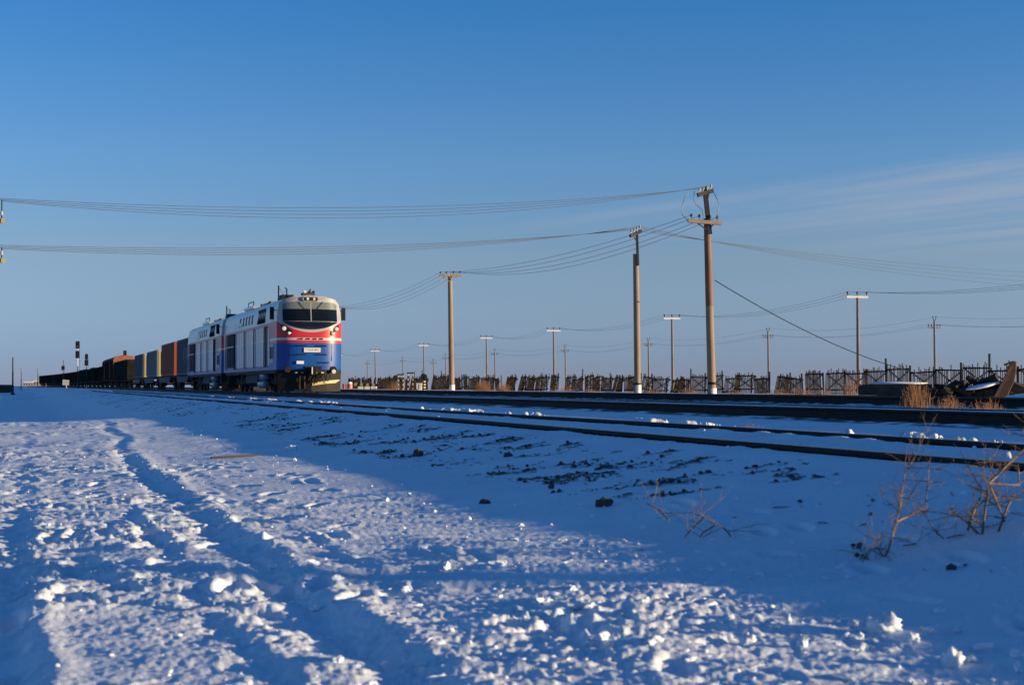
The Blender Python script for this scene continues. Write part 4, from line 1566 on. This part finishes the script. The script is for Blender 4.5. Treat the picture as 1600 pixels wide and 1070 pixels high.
# ------------------------------------------------------------------ signals and signs by the train
def signal(px, Z, tops, base, lab, heads, mastw=.07, white=None):
    b = at(px, base, Z)
    b.z = ZC + gz(b.x, b.y)
    r = thing('railway_signal', b, 0, lab, 'railway signal', 'light signals along the track')
    L = lambda y: local(r, at(px, y, Z)).z
    ht = L(tops)
    MB().tube([(0, 0, -.2), (0, 0, L(white) if white else ht)], mastw, 8).build('mast', MT['deck'], r, 50)
    if white:
        MB().tube([(0, 0, L(white)), (0, 0, ht)], mastw * 1.1, 8).build('white_mast', MT['sigwhite'], r, 50)
    for (y0, y1, w) in heads:
        z0, z1 = L(y1), L(y0)
        ww = w * Z / F
        hd = MB().prism([(-ww / 2, z0), (-ww / 2, z1 - .1), (-ww / 2 + .1, z1), (ww / 2 - .1, z1), (ww / 2, z1 - .1), (ww / 2, z0)], -.22, .02, 'Y').build('signal_head', MT['sig'], r)
        for k in range(2):
            z = z0 + (z1 - z0) * (.3 + .4 * k)
            MB().lathe([(.12, -.42), (.14, -.2)], (0, 0, z), 'Y', 10).build('lamp_hood', MT['redlens'] if (k == 0 and y0 < 540) else MT['sig'], hd, 50)
    # ladder
    MB().bar((.25, .1, 0), (.25, .1, ht * .85), .04).build('ladder_rail', MT['deck'], r)
    return r


signal(121, 235, 533, 607, 'tallest two-headed light signal on a white topped mast, in front of the wagons', [(533, 544.5, 6), (548, 559.5, 6)], .07, 572)
signal(135, 262, 552, 606, 'dark light signal whose head just shows above the gondola tops', [(553, 561.5, 4.6), (562, 571, 5.5)], .07)
signal(98.5, 300, 563, 606, 'small dark signal with a thin spike, near the white board', [(571.5, 578, 4.8)], .08)
b = at(106.5, 613, 138.3)
b.z = ZC + gz(b.x, b.y) - .1
r = thing('trackside_board', b, 0, 'small blank cream board tilted on a short white post, before the gondolas', 'sign board')
h = local(r, at(103, 597.5, 138.3))
MB().bar((0, 0, -.2), (h.x, 0, h.z - .2), .09, .05).build('sign_post', MT['sigwhite'], r)
MB().box((h.x, -.05, h.z), (.62, .03, .53), 0, Matrix.Rotation(.06, 3, 'Y')).build('sign_plate', MT['plate'], r)

# left distance
b = at(20, 612, 230)
b.z = ZC + gz(b.x, b.y)
r = thing('bare_pole', b, 0, 'bare thin dark pole standing alone past the road', 'pole')
shaft((0, 0, -.3), local(r, at(20, 558, 230)), .14, .10, MT['wood'], 'shaft', r, 8)
MB().box((0, 0, .15), (.5, .5, .3)).build('pole_foot', MT['stone'], r)
for px, top, lab in ((33, 574, 'pale lamp mast left of the tail of the train, the one nearer the bare pole'), (59, 576, 'pale lamp mast standing closest to the last gondola')):
    b = at(px, 607, 380)
    b.z = ZC + gz(b.x, b.y)
    r = thing('lamp_mast', b, 0, lab, 'lamp mast', 'lamp masts past the train')
    h = local(r, at(px, top, 380)).z
    shaft((0, 0, -.3), (0, 0, h * .8), .12, .10, MT['deck'], 'mast_foot', r, 8)
    shaft((0, 0, h * .82), (0, 0, h), .15, .13, MT['concrete'], 'lamp_head', r, 8)


def building(px0, px1, ytop, Z, lab, wm, n, rm=None):
    a, b_ = at(px0, 607, Z), at(px1, 607, Z)
    c = (a + b_) / 2
    c.z = ZC + gz(c.x, c.y)
    r = thing('low_building', c, 0, lab, 'building', 'buildings far past the road')
    w = (b_ - a).length
    h = local(r, at(px0, ytop, Z)).z
    MB().box((0, 3, h / 2 - .3), (w, 6, h + .6)).build('wall', wm, r)
    MB().prism([(-w / 2 - .3, h), (w / 2 + .3, h), (w / 2 - .5, h + .5), (-w / 2 + .5, h + .5)], -.3, 6.3, 'Y').build('roof', rm or MT['snow'], r)
    for i in range(n):
        MB().box((-w / 2 + (i + .5) * w / n, -.02, h * .55), (w / n * .4, .06, h * .35)).build('window', MT['glass'], r)
    return r


building(36, 52, 598, 620, 'long low pinkish building beyond the tail of the train', MT['wallpink'], 4)
building(52, 70, 596, 600, 'pale building with dark windows touching the last gondola', MT['wallpink'], 4)
building(-12, 6, 604.5, 300, 'low dark shed at the edge of the snow plain', MT['plank'], 3, MT['plank'])

# ------------------------------------------------------------------ dry plants
prn = random.Random(21)


def reeds(c, w, dpt, h, n, lab, name='reed_tuft', m='reed', lean=.25, group='dry reed tufts by the tracks', rad=.0042):
    mb = MB()
    for i in range(n):
        x, y = prn.gauss(0, w * .38), prn.uniform(-dpt, dpt)
        hh = h * prn.uniform(.45, 1.05) * (1 - .5 * min(1, abs(x) / w))
        lx, ly = prn.uniform(-lean, lean) + x / w * .2, prn.uniform(-lean, lean)
        mb.tube([(x, y, -.05), (x + lx * hh * .4, y + ly * hh * .4, hh * .55), (x + lx * hh, y + ly * hh, hh)], [rad, rad * .8, rad * .4], 3, 0, False)
        if prn.random() < .5:
            k = prn.uniform(.4, .9)
            mb.tube([(x + lx * hh * k, y + ly * hh * k, hh * k), (x + lx * hh * k + prn.uniform(-.15, .15), y, hh * (k + .12))], [rad * .7, rad * .3], 3, 0, False)
    c = Vector(c)
    c.z = ZC + gz(c.x, c.y)
    o = thing(name, c, 0, lab, 'dry grass', group)
    s = mb.build('stalks', MT[m], o)
    s['kind'] = 'stuff'
    return o


reeds(at(1433, 640, 27), .30, .25, .62, 150, 'orange reed tuft in front of the low concrete block')
reeds(at(1485, 640, 27), .35, .3, .28, 90, 'low orange reed tuft beside the track below the scrap heap')
reeds(at(755, 608, 105), .75, .5, 1.0, 300, 'brown reed tuft right of the pole nearest the engine, the fuller of two')
reeds(at(786, 609, 100), .65, .5, .75, 240, 'brown reed tuft right of the pole nearest the engine, the lower of two')
reeds(at(615, 609, 130), .8, .5, .9, 160, 'yellowish reed tuft between the striped beams and the goalpost frames')
for i, (px, py, Z, w, h, n) in enumerate(((1170, 652, 19, .30, .22, 110), (1020, 612, 70, .8, .35, 120), (1075, 612, 66, .9, .4, 120), (1215, 614, 60, 1.0, .35, 140), (1255, 615, 58, .8, .35, 100), (1150, 613, 62, .7, .3, 90), (880, 611, 84, 1.0, .5, 110), (920, 612, 80, .7, .4, 70), (1290, 617, 66, .4, .5, 60), (1545, 650, 25, .3, .25, 60), (970, 650, 22, .25, .15, 60), (1330, 618, 60, .5, .9, 90))):
    labs = ['sparse reddish grass between the nearest track and the train track', 'dry grass at the foot of the slim-topped pole', 'dry grass just before the tall leaning pole', 'dry grass on lit snow between the leaning pole and the block, nearer the pole',
            'dry grass on lit snow between the leaning pole and the block, nearer the block', 'dry grass right behind the tall leaning pole', 'dry grass by the gap in the fence', 'thin dry grass left of the slim-topped pole', 'thin dry grass against the fence break',
            'thin dry grass below the rusty girder', 'faint dry grass beside the nearest track', 'tall brown weeds round the foot of the nearest white-armed pole']
    reeds(at(px, py, Z), w, .4, h, n, labs[i], 'grass_tuft', 'reed', .4, 'low dry grass by the tracks')


def bush(base, stems, lab, rad=.006, depth=4, bend=.5, hang=0.0):
    """bare branching weed; stems are lists of points relative to the base"""
    root = thing('dry_bush', base, 0, lab, 'dry bush', 'bare weeds on the bank')
    twigs = MB()

    def grow(p, dirv, ln, r0, lev):
        pts, q, dv = [p], p, dirv.normalized()
        n = 4
        for i in range(n):
            dv = (dv + Vector((prn.uniform(-1, 1), prn.uniform(-1, 1), prn.uniform(-.8, .9) - hang)) * bend * .35).normalized()
            q = q + dv * ln / n
            pts.append(q)
        twigs.tube(pts, [r0 * (1 - .5 * i / n) for i in range(n + 1)], 4, 0, False)
        if lev <= 0:
            return
        for i in range(1, n + 1):
            for _ in range(prn.choice((0, 1, 1, 2))):
                side = Vector((prn.uniform(-1, 1), prn.uniform(-1, 1), prn.uniform(-.3, .9) - hang))
                grow(pts[i], (dv * .6 + side).normalized(), ln * prn.uniform(.3, .6), r0 * .55, lev - 1)
    for k, st in enumerate(stems):
        st = [Vector(s) for s in st]
        MB().tube(st, [rad * (1.25 - .7 * i / len(st)) for i in range(len(st))], 6).build('stem', MT['twig'], root, 50)
        for i in range(1, len(st)):
            for _ in range(prn.choice((1, 2, 3, 3))):
                side = Vector((prn.uniform(-1, 1), prn.uniform(-1, 1), prn.uniform(-.2, .9) - hang))
                grow(st[i - 1].lerp(st[i], prn.uniform(.4, 1)), side, prn.uniform(.06, .18) * (1.2 if depth > 2 else .7), rad * .5, depth - 2)
    t = twigs.build('twigs', MT['twig'], root)
    t['kind'] = 'stuff'
    return root


def px_stem(base, Z, pts):
    return [at(x, y, Z + dz) - base for x, y, dz in pts]


def bush_px(Z, bpx, stems, lab, **kw):
    base = at(*bpx, Z)
    return bush(base, [px_stem(base, Z, s) for s in stems], lab, **kw)


g = px_ground(1388, 868)
Zb = g.y
bush_px(Zb, (1376, 882), [[(1372, 884, 0), (1387, 862, 0), (1398, 824, .02), (1406, 790, .05), (1410, 760, .08), (1414, 738, .1), (1424, 722, .15)],
                          [(1385, 868, 0), (1365, 880, -.05), (1347, 866, -.1), (1338, 888, -.15)],
                          [(1400, 815, .02), (1420, 806, .1), (1436, 803, .2)]], 'tall bare pale weed leaning over the snow beside the nearest track', rad=.0040)
g = px_ground(1532, 835)
Zb2 = g.y
bush_px(Zb2, (1534, 838), [[(1533, 845, 0), (1537, 815, 0), (1541, 780, .02), (1544, 755, .03), (1593, 758, .1), (1590, 725, .15)],
                           [(1545, 756, .03), (1565, 735, .1), (1600, 702, .2), (1625, 680, .2)],
                           [(1512, 828, 0), (1525, 790, .05), (1536, 770, .1)],
                           [(1547, 760, 0), (1560, 790, .05), (1570, 815, .1)],
                           [(1533, 838, 0), (1510, 815, .1), (1490, 800, .2)],
                           [(1560, 830, 0), (1575, 790, .1), (1585, 772, .2)]], 'stout bent orange-brown weed with broken stems at the edge of the view', rad=.0048)
g = px_ground(1455, 850)
bush_px(g.y, (1470, 842), [[(1475, 842, 0), (1458, 826, .05), (1445, 800, .1), (1448, 770, .15), (1452, 720, .2)], [(1412, 852, 0), (1440, 848, .1), (1462, 842, .2)],
                           [(1480, 840, 0), (1500, 835, .1), (1520, 838, .2)]], 'thin low weed tangled between the pale weed and the stout one', rad=.0026)
g = px_ground(1140, 838)
bush_px(g.y, (1146, 842), [[(1146, 843, 0), (1133, 826, 0), (1112, 816, .02), (1095, 806, .05), (1080, 800, .1)],
                           [(1100, 809, 0), (1085, 822, .02), (1070, 838, .05)], [(1118, 820, 0), (1098, 832, .05), (1090, 846, .05)],
                           [(1045, 812, 0), (1030, 796, .05), (1010, 786, .05)]], 'fallen dry twig arched over the smooth shaded snow', rad=.0034, depth=3)

# ------------------------------------------------------------------ stones, clods, plank


def stone(px, py, w, h, lab, m='stone', name='stone', rough=.25, cat='stone', dark=None):
    p = px_ground(px, py)
    k = p.y / F
    o = blob(p + Vector((0, 0, h * k * .25)), (w * k / 2, w * k / 2 * .8, h * k * .62), int(px), MT[m], name, None, 3, rough)
    return tag(o, lab, cat, 'loose pieces lying on the snow')


stone(944, 790, 26, 15, 'angular dark stone lying alone on the shaded snow')
stone(757, 787, 16, 9, 'small dark stone with scattered soil, in the shade before the bank')
stone(862, 763, 10, 8, 'small dark stone part way between the two larger stones and the bank')
stone(653, 712, 14, 11, 'dark lump of earth near the foot of the bank')
stone(794, 713, 14, 8, 'dark earth lump part way up the bank')
for (px, py, w, h, lab) in ((1385, 985, 44, 28, 'biggest snow clod at the edge of the sunlit snow'), (1425, 1002, 24, 15, 'rounded snow clod beside the biggest one'),
                            (1490, 1040, 26, 28, 'upright snow clod shaped like a heart'), (1322, 998, 11, 11, 'small snow clod beside the biggest one'), (1345, 998, 9, 10, 'smallest snow clod between two others'),
                            (1232, 975, 7, 16, 'thin upright chip of snow'), (1170, 1006, 26, 18, 'broad snow clod among the footprints'), (940, 1000, 18, 15, 'round snow clod in the lit trodden snow'),
                            (455, 704, 16, 9, 'bright wedge of snow alone in the blue shade'), (460, 720, 6, 5, 'tiny snow ball below the bright wedge'), (603, 782, 9, 6, 'small snow ball on the edge of the shade'),
                            (1255, 1010, 14, 12, 'snow clod next to the broad one')):
    stone(px, py, w, h, lab, 'snow', 'snow_clod', .42, 'snow clod')
p = px_ground(372, 714)
o = MB().prism([(-.30, -.03), (-.29, .012), (.05, .022), (.26, .018), (.29, .0), (.29, -.03)], -.07, .07, 'Y').build('plank', MT['plank'], None, 0, p)
o.rotation_euler = (-.05, -.02, .35)
tag(o, 'flat weathered brown plank half frozen into the snow', 'plank')

# loose crumbs that nobody could count
crn = np.random.default_rng(9)


def crumbs(name, pts, sizes, m, lab, cat):
    ico = [(0, 0, 1)] + [(.894 * math.cos(a), .894 * math.sin(a), .447) for a in np.arange(5) * 1.2566] + [(.894 * math.cos(a), .894 * math.sin(a), -.447) for a in np.arange(5) * 1.2566 + .628] + [(0, 0, -1)]
    fs = [(0, 1 + i, 1 + (i + 1) % 5) for i in range(5)] + [(1 + i, 6 + i, 1 + (i + 1) % 5) for i in range(5)] + [(1 + (i + 1) % 5, 6 + i, 6 + (i + 1) % 5) for i in range(5)] + [(11, 6 + (i + 1) % 5, 6 + i) for i in range(5)]
    V = np.array(ico)
    vs, ff = [], []
    for k, (p, s) in enumerate(zip(pts, sizes)):
        a = crn.uniform(0, 6.28)
        rz = np.array([[math.cos(a), -math.sin(a), 0], [math.sin(a), math.cos(a), 0], [0, 0, 1]])
        w = (V * crn.uniform(.7, 1.3, (12, 1))) * np.array([s, s * crn.uniform(.6, 1), s * crn.uniform(.5, .8)]) @ rz.T + p
        vs.append(w)
        ff.append(np.array(fs) + 12 * k)
    me = bpy.data.meshes.new(name)
    me.from_pydata(np.concatenate(vs).tolist(), [], np.concatenate(ff).tolist())
    me.materials.append(m)
    o = bpy.data.objects.new(name, me)
    C.objects.link(o)
    return tag(o, lab, cat, kind='stuff')


def scatter(n, dlo, dhi, tlo, thi, smin, smax, tpow=1.6):
    d = crn.uniform(dlo, dhi, n)
    t = tlo + (thi - tlo) * crn.uniform(0, 1, n) ** tpow
    x, y = d * CS - t * SN, d * SN + t * CS
    z = ground(x, y)
    s = smin + (smax - smin) * crn.uniform(0, 1, n) ** 3
    return np.stack([x, y, z + ZC + s * .25], 1), s


p1, s1 = scatter(2400, -4.5, 2.6, 3, 18, .003, .012)
p2_, s2_ = scatter(500, 2.4, 5.0, 4, 30, .005, .022)
p3, s3 = scatter(200, 5.3, 7.6, 8, 60, .008, .03, 1.3)
crumbs('snow_crumbs', np.concatenate([p1, p2_, p3]), np.concatenate([s1, s2_, s3]), MT['snow'], 'loose crumbs of snow over the trodden ground', 'snow crumbs')
def clods(n, dlo, dhi, tlo, thi, smin, smax):
    import bmesh
    bm = bmesh.new()
    bmesh.ops.create_icosphere(bm, subdivisions=2, radius=1.0)
    V = np.array([v.co[:] for v in bm.verts])
    Fc = np.array([[v.index for v in f.verts] for f in bm.faces])
    bm.free()
    pts, sz = scatter(n, dlo, dhi, tlo, thi, smin, smax, 1.2)
    vs, ff = [], []
    for k, (p, s_) in enumerate(zip(pts, sz)):
        o = crn.uniform(0, 50)
        q = 1 + .85 * perlin(V[:, 0] * 1.3 + o, V[:, 1] * 1.3 + V[:, 2] * 1.1, 81) + .50 * perlin(V[:, 0] * 3 + o, V[:, 1] * 3 - V[:, 2] * 2.5, 82)
        a = crn.uniform(0, 6.28)
        rz = np.array([[math.cos(a), -math.sin(a), 0], [math.sin(a), math.cos(a), 0], [0, 0, 1]])
        vs.append((V * q[:, None] * np.array([s_ * crn.uniform(1, 1.9), s_ * crn.uniform(.5, 1.0), s_ * crn.uniform(.30, .55)])) @ rz.T + p)
        ff.append(Fc + len(V) * k)
    me = bpy.data.meshes.new('snow_chunks')
    me.from_pydata(np.concatenate(vs).tolist(), [], np.concatenate(ff).tolist())
    me.materials.append(MT['snow'])
    o = bpy.data.objects.new('snow_chunks', me)
    C.objects.link(o)
    return tag(o, 'kicked up chunks of snow along the edge of the sunlit ground', 'snow chunks', kind='stuff')


clods(230, .8, 2.8, 2.9, 7.0, .006, .028)
# soil crumbs where the bank shows dirt
d = crn.uniform(3.1, 5.0, 26000)
t = 3 + 75 * crn.uniform(0, 1, 26000) ** 1.5
x, y = d * CS - t * SN, d * SN + t * CS
z, dm_, _ = ground(x, y, True)
ok = np.where(dm_ > .35)[0][:2600]
s = .006 + .020 * crn.uniform(0, 1, len(ok)) ** 3
crumbs('soil_crumbs', np.stack([x[ok], y[ok], z[ok] + ZC + s * .2], 1), s, MT['stone'], 'dark soil crumbs showing through the snow on the bank', 'soil')
